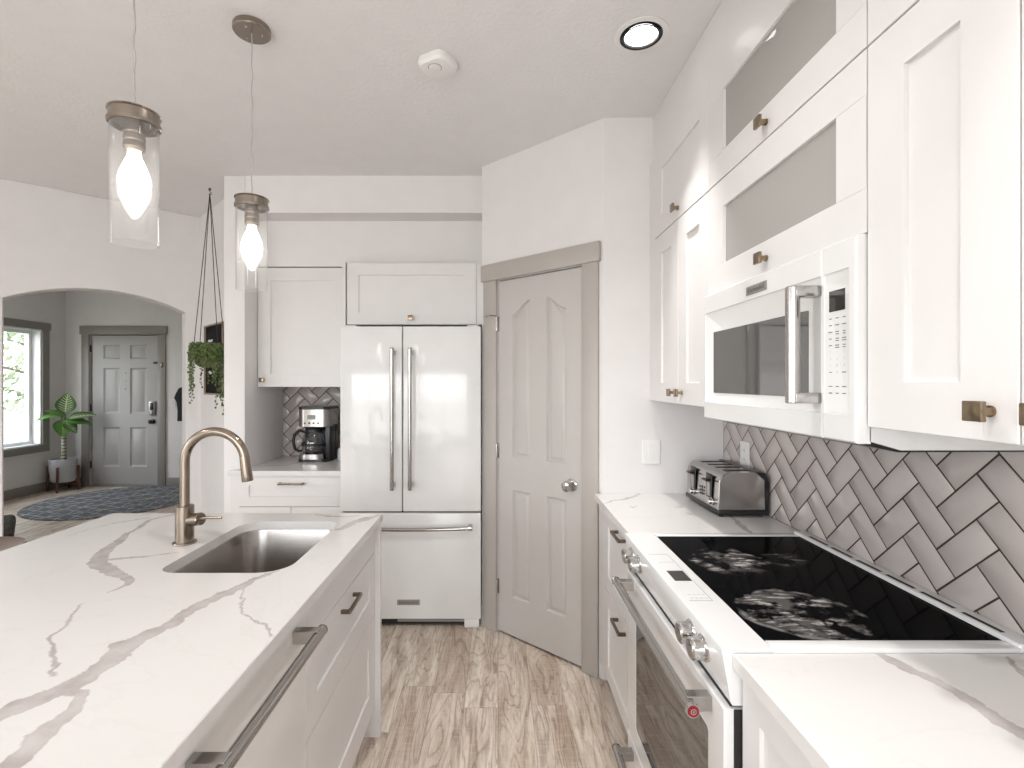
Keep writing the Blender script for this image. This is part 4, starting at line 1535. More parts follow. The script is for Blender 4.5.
# oven door
dx = 0.459
FO = fr((dx, 0, 0), (-1, 0, 0))
mb = MB()
mb.slab(FO, rect(-(ry1 - .012), 0.238, -(ry0 + .004), 0.797), 0.04, [(rrect(-1.668, 0.302, -1.092, 0.705, 0.012), [(0.0, -0.003)], False)], b=0.004)
od = mb.build('oven_door', M['appl'], rg)
mb = MB(); mb.slab(FO @ Matrix.Translation((0, 0, -.0012)), rrect(-1.6665, 0.3035, -1.0935, 0.7035, 0.012), 0.0016, b=0.0004)
mb.build('oven_window', M['oven_glass'], od)
hx, hz = 0.409, 0.770
mb = MB(); mb.cyl((hx, 1.055, hz), (hx, 1.735, hz), 0.0125, seg=28, bev=0.002)
h = mb.build('handle', M['steel_h'], od)
for yy in (1.085, 1.703):
    mb = MB(); mb.box(hx - .004, dx + .003, yy - .014, yy + .014, hz - .017, hz + .015, 0.0015, 1)
    mb.build('bracket', M['steel'], h)
for yy, s_ in ((1.055, -1), (1.735, 1)):
    mb = MB(); mb.cyl((hx, yy, hz), (hx, yy + .008 * s_, hz), 0.0150, 0.0145, 28)
    e_ = mb.build('end_cap', M['chrome'], h)
    mb = MB(); mb.cyl((hx, yy + .0075 * s_, hz), (hx, yy + .0095 * s_, hz), 0.0125, 0.012, 28)
    md = mb.build('medallion', M['red'], e_)
    mb = MB(); mb.lathe([(0.0045, 0.0), (0.0062, 0.0), (0.0062, 0.0012), (0.0045, 0.0012), (0.0045, 0)], (hx, yy + .0092 * s_, hz), (0, s_, 0), 24)
    mb.build('medallion_ring', M['chrome'], md)
    mb = MB(); mb.cyl((hx, yy + .0092 * s_, hz), (hx, yy + .0104 * s_, hz), 0.0022, seg=12)
    mb.build('medallion_centre', M['chrome'], md)
mb = MB(); mb.slab(FO, rect(-(ry1 - .012), 0.062, -(ry0 + .004), 0.232), 0.04, b=0.004)
sd = mb.build('storage_drawer', M['appl'], rg)
mb = MB(); mb.cyl((hx, 1.055, 0.192), (hx, 1.735, 0.192), 0.0125, seg=28, bev=0.002)
h = mb.build('handle', M['steel_h'], sd)
for yy in (1.085, 1.703):
    mb = MB(); mb.box(hx - .004, dx + .003, yy - .014, yy + .014, 0.192 - .016, 0.192 + .015, 0.0015, 1)
    mb.build('bracket', M['steel'], h)
for yy, s_ in ((1.055, -1), (1.735, 1)):
    mb = MB(); mb.cyl((hx, yy, 0.192), (hx, yy + .006 * s_, 0.192), 0.0148, 0.014, 24)
    mb.build('end_cap', M['chrome'], h)
mb = MB(); mb.box(0.478, 0.52, ry0 + .0035, ry0 + .008, 0.10, 0.796)
mb.build('side_gap', M['dark'], rg)
mb = MB(); mb.box(0.474, 0.50, ry0 + .012, ry1 - .012, 0.797, 0.806)
mb.build('vent_gap', M['dark'], rg)

# ================================================================== microwave
mx, my0, my1, mz0, mz1 = 0.722, 1.0085, 1.7545, 1.335, 1.759
mw = thing('microwave', 'white over-the-range microwave with steel handle', 'microwave', (0.92, 1.38, 1.32))
mb = MB()
mb.prism(FS, [(mx + .028, mz1), (mx + .028, 1.340), (mx + .09, 1.322), (WR - .009, 1.322), (WR - .009, mz1)], my0, my1)
mb.build('body', M['appl'], mw)
mb = MB()
prof = [(mx + .008, 1.3345), (mx + .088, 1.3175), (1.085, 1.3185), (1.085, 1.3217), (mx + .09, 1.3217), (mx + .028, 1.3395), (mx + .024, 1.3345)]
mb.prism(FS, prof, my0 + .004, my1 - .004)
mb.build('underside_vent', M['black'], mw)
FMW = fr((mx, 0, 0), (-1, 0, 0))
yd = 1.114                                 # split between door and control panel (along y)
# front fascia (left of the split: door)
mb = MB()
mb.slab(FMW, rect(-my1, mz0, -yd - .001, mz1), 0.03, [(rrect(-my1 + .012, mz0 + .056, -yd - .001 - .003, mz1 - .062, 0.004), [(0.001, -0.0025), (0.002, -0.003)], False)], b=0.004)
md = mb.build('door', M['appl'], mw)
mb = MB(); mb.slab(FMW @ Matrix.Translation((0, 0, -.0015)), rrect(-1.679, 1.424, -1.166, 1.627, 0.004), 0.002, b=0.0004)
mb.build('window', M['mw_glass'], md)
mb = MB()
mb.slab(FMW, rect(-yd + .001, mz0, -my0, mz1), 0.03, [(rrect(-yd + .004, mz0 + .056, -my0 - .020, mz1 - .062, 0.004), [(0.001, -0.0025), (0.002, -0.003)], False)], b=0.004)
cp = mb.build('control_panel', M['appl'], mw)
mb = MB(); mb.slab(FMW @ Matrix.Translation((0, 0, -.0022)), rect(-1.094, 1.612, -1.044, 1.657), 0.0012, b=0.0003)
mb.build('display', M['display'], cp)
keys = ['bar', 'bar', 'bar', 'bar', '123', '456', '789', '0', 'bar', 'bar']
z_ = 1.597
for row in range(11):
    if row == 9:
        z_ -= .016
    for c_ in range(3):
        u = -1.090 + c_ * 0.0215
        if 5 <= row <= 7:
            letter('key_legend', str((row - 5) * 3 + c_ + 1), 0.007, FMW @ Matrix.Translation((u, z_, -.0029)), M['ink_light'], cp, 0.0002)
            continue
        if row == 8:
            if c_ == 1:
                letter('key_legend', '0', 0.008, FMW @ Matrix.Translation((u, z_, -.0029)), M['ink_light'], cp, 0.0002)
                continue
        w_ = random.choice((.005, .0062, .004))
        mb = MB()
        for s_ in range(2 if (row in (2, 3, 4) and c_ > 0) else 1):
            mb.slab(FMW @ Matrix.Translation((0, 0, -.0024)), rect(u - w_, z_ - .0009 - s_ * .005, u + w_, z_ + .0009 - s_ * .005), 0.0008, b=0.0001)
        mb.build('key_legend', M['ink'], cp)
    z_ -= .0145
mb = MB(); mb.fbox(FMW, -1.453, -1.342, 1.709, 1.734, -.001, 0.002, 0.0005, 1)
bd = mb.build('badge', M['plate'], md)
letter('lettering', 'KitchenAid', 0.020, FMW @ Matrix.Translation((-1.3975, 1.7212, .0022)), M['ink'], bd, 0.0003)
hx = mx - .055
mb = MB(); mb.cyl((hx, 1.132, 1.412), (hx, 1.132, 1.676), 0.0150, seg=28, bev=0.002)
h = mb.build('handle', M['steel'], md)
for zz in (1.424, 1.664):
    mb = MB(); mb.fbox(FMW, -1.149, -1.116, zz - .012, zz + .012, -.001, 0.056, 0.002, 2)
    mb.build('bracket', M['steel'], h)

# ================================================================== toaster
tx0, tx1, ty0, ty1 = 0.888, 1.088, 2.015, 2.355
tz = 0.914
to = thing('toaster', 'stainless four-slot toaster with black levers', 'toaster', (0.99, 2.185, tz))
mb = MB(); mb.box(tx0 - .004, tx1 + .006, ty0 - .004, ty1 + .004, tz + .008, tz + .03, 0.006, 2)
mb.build('base', M['black'], to)
for (a, b) in ((tx0 + .02, ty0 + .02), (tx1 - .02, ty0 + .02), (tx0 + .02, ty1 - .02), (tx1 - .02, ty1 - .02)):
    mb = MB(); mb.cyl((a, b, tz), (a, b, tz + .01), 0.009, seg=12)
    mb.build('foot', M['black'], to)
# body profile in x-z, swept along y
pr = [(tx0, tz + .028), (tx1 - .008, tz + .028)]
pr += [(tx1 - .010 - .03 + .03 * math.cos(math.radians(a)), tz + .145 + .035 * math.sin(math.radians(a))) for a in range(0, 91, 15)]
pr += [(tx0 + .045 - .040 * math.sin(math.radians(a)), tz + .138 + .042 * math.cos(math.radians(a))) for a in range(0, 91, 15)]
mb = MB(); mb.prism(FS, pr, ty0, ty1)
bmesh.ops.bevel(mb.bm, geom=[e for e in mb.bm.edges if abs(e.verts[0].co.y - e.verts[1].co.y) < 1e-5], offset=0.004, segments=2, affect='EDGES')
bd = mb.build('body', M['steel'], to, angle=40)
mb = MB()
pr2 = [(tx1 - .012, tz + .028), (tx1 + .004, tz + .028), (tx1 + .004, tz + .14), (tx1 - .012, tz + .178), (tx1 - .035, tz + .183), (tx1 - .05, tz + .181), (tx1 - .015, tz + .15)]
mb.prism(FS, pr2, ty0 - .001, ty1 + .001)
mb.build('back_cover', M['black'], to)
for k in range(4):
    yc = ty0 + .058 + k * .075
    mb = MB(); mb.box(tx0 + .045, tx1 - .045, yc - .015, yc + .015, tz + .170, tz + .1812, 0.002, 1)
    mb.build('slot', M['dark'], to)
FTo = fr((tx0, 0, 0), (-1, 0, 0))
for (yc, sgn) in ((2.10, -1), (2.27, 1)):
    mb = MB(); mb.fbox(FTo, -yc - .028, -yc + .028, tz + .062, tz + .164, -.001, .004, .0035, 2)
    lt = mb.build('lever_track', M['black'], to)
    mb = MB(); mb.fbox(FTo, -yc - .015, -yc + .013, tz + .070, tz + .126, .003, .006, .002, 1)
    mb.build('track_window', M['plate'], lt)
    mb = MB(); mb.fbox(FTo, -yc - .022, -yc + .022, tz + .133, tz + .142, .003, .026, .003, 2)
    mb.build('lever', M['black'], lt)
    mb = MB(); mb.lathe([(0, 0), (.016, 0), (.016, .004), (.012, .006), (.012, .016), (.010, .018), (0, .018)], FTo @ Vector((-yc + (0.028 if sgn < 0 else 0.0), tz + .052, 0)), (-1, 0, 0), 24)
    mb.build('browning_knob', M['chrome'], to)
for r_ in range(3):
    for q in range(2):
        mb = MB(); mb.cyl(FTo @ Vector((-2.19 + q * .022, tz + .062 + r_ * .014, 0)), FTo @ Vector((-2.19 + q * .022, tz + .062 + r_ * .014, .004)), 0.0045, seg=12)
        mb.build('button', M['black'], to)

# ================================================================== coffee maker
cx, cy = -1.262, 3.50
cm = thing('coffee_maker', 'black and steel drip coffee maker on the back counter', 'coffee maker', (cx, cy, 0.914))
mb = MB()
mb.prism(fr((0, 0, 0.914), (0, 0, 1), (0, 1, 0)), rrect(cx - .115, cy - .10, cx + .105, cy + .13, [.06, .06, .02, .02]), 0, 0.018)
mb.build('base', M['black'], cm)
mb = MB()
mb.prism(fr((0, 0, 0.932), (0, 0, 1), (0, 1, 0)), rrect(cx - .112, cy - .097, cx + .070, cy + .12, [.06, .06, .02, .02]), 0, 0.034)
mb.build('warming_plate', M['steel'], cm)
mb = MB(); mb.box(cx - .105, cx + .105, cy + .04, cy + .128, 0.93, 1.19, 0.008, 2)
mb.box(cx + .074, cx + .105, cy - .06, cy + .05, 0.93, 1.19, 0.006, 2)
mb.build('tower', M['black'], cm)
mb = MB()
mb.prism(fr((0, 0, 1.155), (0, 0, 1), (0, 1, 0)), rrect(cx - .108, cy - .098, cx + .106, cy + .129, [.05, .05, .02, .02]), 0, 0.118)
hd_ = mb.build('head', M['steel'], cm)
mb = MB()
mb.prism(fr((0, 0, 1.272), (0, 0, 1), (0, 1, 0)), rrect(cx - .110, cy - .100, cx + .108, cy + .131, [.05, .05, .02, .02]), 0, 0.018)
mb.build('lid', M['black'], cm)
Fcm = fr((0, cy - .0985, 0), (0, -1, 0))
mb = MB(); mb.fbox(Fcm, cx - .035, cx + .020, 1.205, 1.235, -.001, .002, .001, 1)
mb.build('display', M['display'], hd_)
for q in range(4):
    mb = MB(); mb.cyl(Fcm @ Vector((cx - .052 + q * .030, 1.18, -.002)), Fcm @ Vector((cx - .052 + q * .030, 1.18, .003)), .006, seg=14)
    mb.build('button', M['black'], hd_)
mb = MB()
ccx, ccy = cx - .016, cy - .02
mb.lathe([(0.0, .968), (.070, .968), (.082, .985), (.083, 1.03), (.075, 1.08), (.058, 1.115), (.056, 1.122)], (ccx, ccy, 0), (0, 0, 1), 40)
cf = mb.build('carafe', M['carafe_glass'], cm)
mb = MB(); mb.lathe([(.0, 1.145), (.056, 1.142), (.062, 1.132), (.062, 1.118), (.058, 1.114)], (ccx, ccy, 0), (0, 0, 1), 32)
mb.build('carafe_lid', M['black'], cf)
mb = MB(); mb.lathe([(.0832, 1.02), (.0855, 1.022), (.0855, 1.036), (.0832, 1.038)], (ccx, ccy, 0), (0, 0, 1), 40)
mb.build('carafe_band', M['black'], cf)
mb = MB()
hdv = Vector((-0.93, -0.37, 0))
pts = [Vector((ccx, ccy, 1.112)) + hdv * .058, Vector((ccx, ccy, 1.128)) + hdv * .098, Vector((ccx, ccy, 1.10)) + hdv * .128, Vector((ccx, ccy, 1.05)) + hdv * .136,
       Vector((ccx, ccy, 1.0)) + hdv * .125, Vector((ccx, ccy, .982)) + hdv * .098, Vector((ccx, ccy, .99)) + hdv * .08]
mb.tube(pts, [.009, .010, .010, .010, .010, .009, .007], 10)
mb.build('carafe_handle', M['black'], cf)

# small jars beside it
j = thing('jar', 'small jar with dark lid between coffee maker and refrigerator', 'jar', (-1.086, 3.50, 0.914))
mb = MB(); mb.lathe([(0, .914), (.034, .914), (.036, .92), (.036, .985), (.030, .995), (.030, 1.0), (0, 1.0)], (-1.086, 3.50, 0), (0, 0, 1), 28)
mb.build('jar_body', M['pot_grey'], j)
mb = MB(); mb.lathe([(0, 1.022), (.031, 1.022), (.033, 1.019), (.033, 1.0), (0, 1.0)], (-1.086, 3.50, 0), (0, 0, 1), 28)
mb.build('lid', M['walnut'], j)


# ================================================================== outlets and switches
def plate(F, u, v, w, h, label, name='outlet', rocker=False, group=None):
    p = F @ Vector((u, v - h / 2, 0))
    t = thing(name, label, name.replace('_', ' '), p, group)
    m_ = MB(); m_.slab(F @ Matrix.Translation((0, 0, .006)), rrect(u - w / 2, v - h / 2, u + w / 2, v + h / 2, .006), .006, b=.002)
    m_.build('cover_plate', M['white_plastic'], t)
    if rocker:
        m_ = MB(); m_.fbox(F, u - .017, u + .017, v - .034, v + .034, .0055, .009, .002, 1)
        m_.build('rocker', M['white_plastic'], t)
    else:
        for dv in (-.02, .02):
            m_ = MB(); m_.prism(F, rrect(u - .016, v + dv - .014, u + .016, v + dv + .014, .008), .0055, .0078)
            s_ = m_.build('socket', M['white_plastic'], t)
            m_ = MB()
            for du in (-.006, .006):
                m_.fbox(F, u + du - .001, u + du + .001, v + dv - .004, v + dv + .006, .0076, .0081)
            m_.build('pin_slots', M['ink'], s_)
    return t


FE = fr((0, 2.45, 0), (0, -1, 0))
plate(FE, 0.75, 1.118, .088, .12, 'white dimmer switch on the end wall above the toaster', 'light_switch', True)
plate(FRW @ Matrix.Translation((0, 0, .0085)), -2.225, 1.135, .075, .118, 'white outlet on the tile behind the toaster')
plate(FBW @ Matrix.Translation((0, 0, .0085)), -1.12, 1.10, .075, .118, 'white outlet on the tile beside the coffee maker')
ol = MB(); FBp = FBW @ Matrix.Translation((0, 0, .0165))
ol.fbox(FBp, -1.145, -1.095, 1.105, 1.155, 0, .035, .005)
tag(ol.build('plug_adapter', M['black']), 'black plug adapter in the outlet beside the coffee maker', 'plug')
plate(Fb, -4.555, 1.17, .085, .12, 'white switch plate on the entry wall right of the front door', 'light_switch', True)

# ================================================================== lamps
def pendant(x, y, zb, label):
    q = 0.91
    t = thing('pendant_lamp', label, 'pendant lamp', (x, y, zb), 'pendant lamps over the island')
    m_ = MB(); m_.lathe([(0, CEIL), (.062, CEIL), (.064, CEIL - .004), (.064, CEIL - .020), (.061, CEIL - .023), (0, CEIL - .023)], (x, y, 0), (0, 0, 1), 40)
    cn = m_.build('canopy', M['pnickel'], t)
    for a in (0.4, 2.5, 4.6):
        m_ = MB(); m_.sphere((x + .035 * math.cos(a), y + .035 * math.sin(a), CEIL - .024), .0045, (1, 1, .7), 1)
        m_.build('screw', M['chrome'], cn)
    zc = zb + .30
    m_ = MB()
    n = 40
    rr_ = random.Random(int(y * 1000))
    pts = []
    for k in range(n + 1):
        zz = zc + .038 + (CEIL - .022 - zc - .038) * k / n
        pts.append((x + .0016 * math.sin(k * .9) + rr_.uniform(-.0006, .0006), y + .001 * math.cos(k * 1.3), zz))
    pts[0] = (x, y, zc + .036); pts[-1] = (x, y, CEIL - .022)
    m_.tube(pts, .0022, 8)
    m_.build('cord', M['clear_cord'], t)
    m_ = MB()
    m_.lathe([(r * q, h) for (r, h) in ((0, zc + .036), (.057, zc + .036), (.0635, zc + .034), (.0645, zc + .031), (.0605, zc + .029), (.0605, zc + .009), (.0645, zc + .007), (.064, zc), (.0605, zc - .002),
              (.053, zc - .002), (.053, zc + .003), (.028, zc + .003), (0, zc + .003))], (x, y, 0), (0, 0, 1), 48)
    m_.build('cap', M['pnickel'], t)
    m_ = MB()
    pr_ = [(0, zc + .006), (.020, zc + .006), (.0215, zc)]
    for k in range(3):
        b = zc - .006 - k * .019
        pr_ += [(.0225, b), (.0245, b - .003), (.0245, b - .013), (.0225, b - .016)]
    pr_ += [(.0205, zc - .066), (0, zc - .066)]
    m_.lathe(pr_, (x, y, 0), (0, 0, 1), 32)
    sk_ = m_.build('socket', M['pnickel'], t)
    m_ = MB()
    m_.lathe([(.014, zc - .064), (.0155, zc - .078), (.024, zc - .098), (.0335, zc - .125), (.036, zc - .142), (.034, zc - .158), (.024, zc - .18), (.014, zc - .198), (.006, zc - .208), (0, zc - .211)], (x, y, 0), (0, 0, 1), 28)
    m_.build('bulb', M['bulb'], sk_)
    m_ = MB()
    m_.lathe([(.0585 * q, zc + .004), (.0585 * q, zb), (.0562 * q, zb), (.0562 * q, zc + .004)], (x, y, 0), (0, 0, 1), 64)
    m_.build('shade', M['shade_glass'], t, angle=50)
    return t


pendant(-0.927, 1.275, 1.812, 'glass cylinder pendant lamp nearer the viewer, at upper left')
pendant(-0.898, 1.824, 1.795, 'glass cylinder pendant lamp farther away, before the white pier')


def downlight(x, y, label, spread=56, power=DOWNLIGHT_POWER):
    t = thing('downlight', label, 'downlight', (x, y, CEIL - .006), 'ceiling downlights')
    m_ = MB(); m_.lathe([(.078, CEIL - .0005), (.098, CEIL - .0005), (.098, CEIL - .003), (.090, CEIL - .0045), (.0775, CEIL - .0045)], (x, y, 0), (0, 0, 1), 48)
    m_.build('trim_ring', M['white_plastic'], t)
    m_ = MB(); m_.lathe([(.0775, CEIL - .006), (.0775, CEIL - .0012), (.060, CEIL - .0012), (.062, CEIL - .009), (.070, CEIL - .010)], (x, y, 0), (0, 0, 1), 48)
    m_.build('black_baffle', M['black'], t)
    m_ = MB(); m_.lathe([(0, CEIL - .0025), (.060, CEIL - .0025), (.0605, CEIL - .001)], (x, y, 0), (0, 0, 1), 40)
    m_.build('lens', M['lamp_lens'], t)
    d = bpy.data.lights.new('downlight_lamp', 'SPOT')
    d.energy = power
    d.spot_size = math.radians(spread)
    d.spot_blend = 0.8
    d.shadow_soft_size = 0.05
    d.color = (1.0, 0.975, 0.95)
    o = bpy.data.objects.new('downlight_lamp', d)
    COL.objects.link(o)
    o.parent = t
    o.location = (0, 0, -0.01)
    return t


downlight(0.534, 1.866, 'lit round downlight with black baffle above the range aisle')
downlight(0.534, 0.45, 'downlight over the range aisle above the viewer')
downlight(-0.02, 1.12, 'added unseen downlight between island and range, above the viewer', 140, 42)  # added out of view to brighten the island fronts and the aisle
downlight(-0.3, -0.9, 'assumed unseen downlight behind the viewer', 130)  # assumed lamp out of view, spread wide to light the room
downlight(-2.6, 0.6, 'added unseen downlight over the living side behind the island', 140, 80)  # added out of view; its floor bounce lifts the ceiling

sx, sy = -0.242, 2.02
sd_ = thing('smoke_detector', 'white rounded-square smoke detector on the ceiling', 'smoke detector', (sx, sy, CEIL - .04))
Fs = fr((sx, sy, CEIL), (0, 0, -1), (0.5, 0.87, 0))
mb = MB()
mb.prism(Fs, rrect(-.066, -.066, .066, .066, .035), 0.0005, .008)
mb.build('base', M['white_plastic'], sd_)
mb = MB()
a = rrect(-.068, -.068, .068, .068, .036); b = rrect(-.06, -.06, .06, .06, .034); c = rrect(-.045, -.045, .045, .045, .03)
for (p0, p1, e0_, e1_) in ((a, a, .008, .022), (a, b, .022, .033), (b, c, .033, .037)):
    l0 = [mb.bm.verts.new(Fs @ Vector((q[0], q[1], e0_))) for q in p0]; l1 = [mb.bm.verts.new(Fs @ Vector((q[0], q[1], e1_))) for q in p1]
    for k in range(len(l0)):
        mb.bm.faces.new((l0[k], l0[(k + 1) % len(l0)], l1[(k + 1) % len(l0)], l1[k]))
mb.bm.faces.new(l1)
mb.build('cover', M['white_plastic'], sd_)
mb = MB(); mb.lathe([(.024, .0365), (.0245, .040), (.022, .041), (.0, .041)], (sx - .01, sy - .02, CEIL), (0, 0, -1), 28)
mb.build('test_button', M['white_plastic'], sd_)
mb = MB(); mb.lathe([(.0265, .0371), (.0275, .0375), (.0255, .0378), (.0250, .0371)], (sx - .01, sy - .02, CEIL), (0, 0, -1), 28)
mb.build('button_groove', M['plate'], sd_)

cl = thing('entry_fill_light', 'added unseen ceiling light that brightens the entry', 'ceiling light', (-5.3, 4.6, CEIL - .09))  # fixture added out of view to brighten the entry
mb = MB(); mb.lathe([(0, CEIL), (.17, CEIL), (.17, CEIL - .025), (.16, CEIL - .03), (0, CEIL - .03)], (-5.3, 4.6, 0), (0, 0, 1), 40)
mb.build('base', M['pnickel'], cl)
mb = MB(); mb.lathe([(.155, CEIL - .03), (.15, CEIL - .06), (.10, CEIL - .085), (0, CEIL - .092)], (-5.3, 4.6, 0), (0, 0, 1), 40)
mb.build('fill_diffuser', M['fill_diffuser'], cl)
d_ = bpy.data.lights.new('entry_fill_lamp', 'POINT'); d_.energy = 14; d_.shadow_soft_size = .12; d_.color = (1.0, .96, .93)
o_ = bpy.data.objects.new('entry_fill_lamp', d_); COL.objects.link(o_); o_.parent = cl; o_.location = (0, 0, -.14)

# ================================================================== rug
mb = MB()
mb.lathe([(0, 0.001), (.865, 0.001), (.872, 0.004), (.865, 0.010), (0.84, 0.011), (0, 0.011)], (-4.68, 6.12, 0), (0, 0, 1), 96)
tag(mb.build('rug', M['rug']), 'round blue-grey patterned rug before the front door', 'rug')

# ================================================================== potted plant in the entry
px_, py_ = -5.86, 6.74
st_ = thing('plant_stand', 'dark wood plant stand holding the grey pot', 'plant stand', (px_, py_, 0))
for k in range(4):
    a = math.radians(20 + 90 * k)
    ox, oy = .166 * math.cos(a), .166 * math.sin(a)
    m_ = MB(); m_.tube([(px_ + ox * 1.05, py_ + oy * 1.05, 0), (px_ + ox, py_ + oy, .22), (px_ + ox, py_ + oy, .33)], [.014, .016, .016], 10)
    m_.build('leg', M['walnut'], st_)
for k in range(2):
    a = math.radians(20 + 90 * k)
    m_ = MB(); m_.tube([(px_ + .18 * math.cos(a), py_ + .18 * math.sin(a), .105), (px_ - .18 * math.cos(a), py_ - .18 * math.sin(a), .105)], .012, 10)
    m_.build('crossbar', M['walnut'], st_)
pl = thing('potted_plant', 'variegated leafy plant in a pale grey pot by the entry window', 'plant', (px_, py_, .118))
mb = MB(); mb.lathe([(0, .118), (.11, .118), (.13, .135), (.148, .30), (.150, .42), (.146, .425), (.138, .42), (.134, .39), (0, .39)], (px_, py_, 0), (0, 0, 1), 40)
pot = mb.build('pot', M['pot_grey'], pl)
mb = MB(); mb.lathe([(0, .397), (.10, .395), (.135, .391)], (px_, py_, 0), (0, 0, 1), 24)
mb.build('soil', M['soil'], pot)
mb = MB(); mb.tube([(px_, py_, .39), (px_ + .01, py_, .55), (px_ + .015, py_ - .01, .75), (px_ + .02, py_, .92)], [.032, .028, .026, .02], 14)
mb.build('stem', M['stem'], pl)


def leaf(parent, base, d, up, L, W, m, bend=.35, fold=.25, petiole=None):
    """a blade with UV: u across, v along"""
    bm = bmesh.new()
    uvl = bm.loops.layers.uv.new('leaf')
    base = Vector(base); d = Vector(d).normalized(); up = Vector(up)
    up = (up - d * up.dot(d)).normalized()
    side = d.cross(up)
    nv, nu = 14, 6
    gridv = []
    for i in range(nv + 1):
        v = i / nv
        w = W * (math.sin(math.pi * min(1, v ** .75)) ** .8 if 0 < v < 1 else 0.0) * (1 - .25 * v)
        c = base + d * (L * v) - up * (bend * L * v * v)
        row = []
        for j_ in range(nu + 1):
            s = j_ / nu * 2 - 1
            row.append((bm.verts.new(c + side * (s * w) + up * (fold * abs(s) * w)), j_ / nu, v))
        gridv.append(row)
    for i in range(nv):
        for j_ in range(nu):
            q = [gridv[i][j_], gridv[i][j_ + 1], gridv[i + 1][j_ + 1], gridv[i + 1][j_]]
            try:
                f = bm.faces.new([x_[0] for x_ in q])
            except ValueError:
                continue
            for lp, x_ in zip(f.loops, q):
                lp[uvl].uv = (x_[1], x_[2])
            f.smooth = True
    if petiole is not None:
        pass
    me = bpy.data.meshes.new('leaf')
    bmesh.ops.translate(bm, verts=bm.verts[:], vec=-BASE[parent])
    bm.to_mesh(me); bm.free()
    me.materials.append(m)
    o = bpy.data.objects.new('leaf', me)
    COL.objects.link(o); o.parent = parent
    BASE[o] = BASE[parent]
    if petiole is not None:
        p_ = MB(); p_.tube([petiole, (Vector(petiole) + base) / 2 + Vector((0, 0, .02)), base], [.009, .007, .005], 8)
        p_.build('petiole', M['leaf2'], o)
    return o


top = Vector((px_ + .02, py_, .90))
for (b, d, up, L, W, mk, bend) in (
        ((.03, -.03, .15), (.08, .05, 1), (.5, -.8, .2), .27, .125, 'leaf', .10),
        ((-.02, -.04, .10), (-.40, -.85, .22), (.1, -.3, 1), .24, .10, 'leaf2', .45),
        ((.07, -.02, .07), (.85, .50, .35), (.2, -.6, 1), .30, .095, 'leaf', .30),
        ((.06, -.04, .03), (.8, .35, .05), (.2, -.6, 1), .27, .085, 'leaf2', .28),
        ((.03, -.06, .06), (.20, -.25, -1), (.6, -.8, .3), .24, .115, 'leaf2', .05),
        ((.05, -.04, .02), (.7, -.1, -.45), (.4, -.6, 1), .20, .08, 'leaf', .3),
        ((-.01, .03, .08), (-.25, -.5, .6), (.3, -.4, 1), .22, .08, 'leaf2', .5)):
    leaf(pl, top + Vector(b), d, up, L, W, M[mk], bend, .18, petiole=(px_ + .018, py_, .84))

# ================================================================== hanging plant
hx, hy = -1.928, 3.345
hp = thing('hanging_plant', 'string-of-pearls plant hanging on long black cords', 'plant', (hx, hy, 1.56))
mb = MB()
mb.lathe([(0, 1.56), (.06, 1.56), (.085, 1.58), (.102, 1.64), (.106, 1.685), (.101, 1.69), (.094, 1.68), (.092, 1.66), (0, 1.655)], (hx, hy, 0), (0, 0, 1), 36)
mb.build('pot', M['pot_green'], hp)
apex = Vector((hx, hy, CEIL - .035))
for k in range(4):
    a = math.radians(30.8 + (32, -66, 123, -148)[k])
    m_ = MB(); m_.tube([apex, (hx + .108 * math.cos(a), hy + .108 * math.sin(a), 1.685), (hx + .104 * math.cos(a), hy + .104 * math.sin(a), 1.64)], .0028, 6)
    m_.build('hanging_cord', M['cord'], hp)
mb = MB()
mb.cyl((hx, hy, CEIL), (hx, hy, CEIL - .012), .008, seg=12)
mb.tube([(hx, hy, CEIL - .01), (hx, hy, CEIL - .022), (hx + .010, hy, CEIL - .03), (hx + .008, hy, CEIL - .042), (hx - .006, hy, CEIL - .04)], .0025, 8)
mb.build('ceiling_hook', M['black'], hp)
rnd = random.Random(5)
fol = MB()
for k in range(58):
    a = rnd.uniform(0, 6.283)
    kind = rnd.random()
    if k >= 46:
        kind = 1; a = math.radians(30.8 + (rnd.uniform(-80, -38) if k % 3 else 180 + rnd.uniform(-30, 60)))
    L = rnd.uniform(.04, .13) if kind < .62 else rnd.uniform(.16, .30) if k < 46 else rnd.uniform(.26, .46)
    r0 = rnd.uniform(.03, .09)
    q = [Vector((hx + r0 * math.cos(a), hy + r0 * math.sin(a), 1.67)), Vector((hx + .095 * math.cos(a), hy + .095 * math.sin(a), 1.708)),
         Vector((hx + .117 * math.cos(a), hy + .117 * math.sin(a), 1.69))]
    n = max(4, int(L / .02))
    for s in range(1, n + 1):
        q.append(Vector((hx + (.117 + rnd.uniform(-.006, .006)) * math.cos(a + .02 * math.sin(s)), hy + (.117 + rnd.uniform(-.006, .006)) * math.sin(a), 1.69 - L * s / n)))
    fol.tube(q, .0011, 4, cap=False)
    step = .016 if kind < .62 else .02
    for s in range(2, len(q)):
        seg_ = q[s] - q[s - 1]
        m2 = max(1, int(seg_.length / (.011 if kind < .62 else .017)))
        for e_ in range(m2):
            p = q[s - 1] + seg_ * ((e_ + rnd.random()) / m2)
            p = p + Vector((rnd.uniform(-.009, .009), rnd.uniform(-.009, .009), 0))
            fol.sphere(p, rnd.uniform(.0045, .0075), (1, 1, 1.15), 1)
for k in range(420):
    a = rnd.uniform(0, 6.283); r_ = .115 * math.sqrt(rnd.random()); zz = 1.70 + rnd.uniform(-.01, .016)
    fol.sphere((hx + r_ * math.cos(a), hy + r_ * math.sin(a), zz), rnd.uniform(.006, .010), (1, 1, .9), 1)
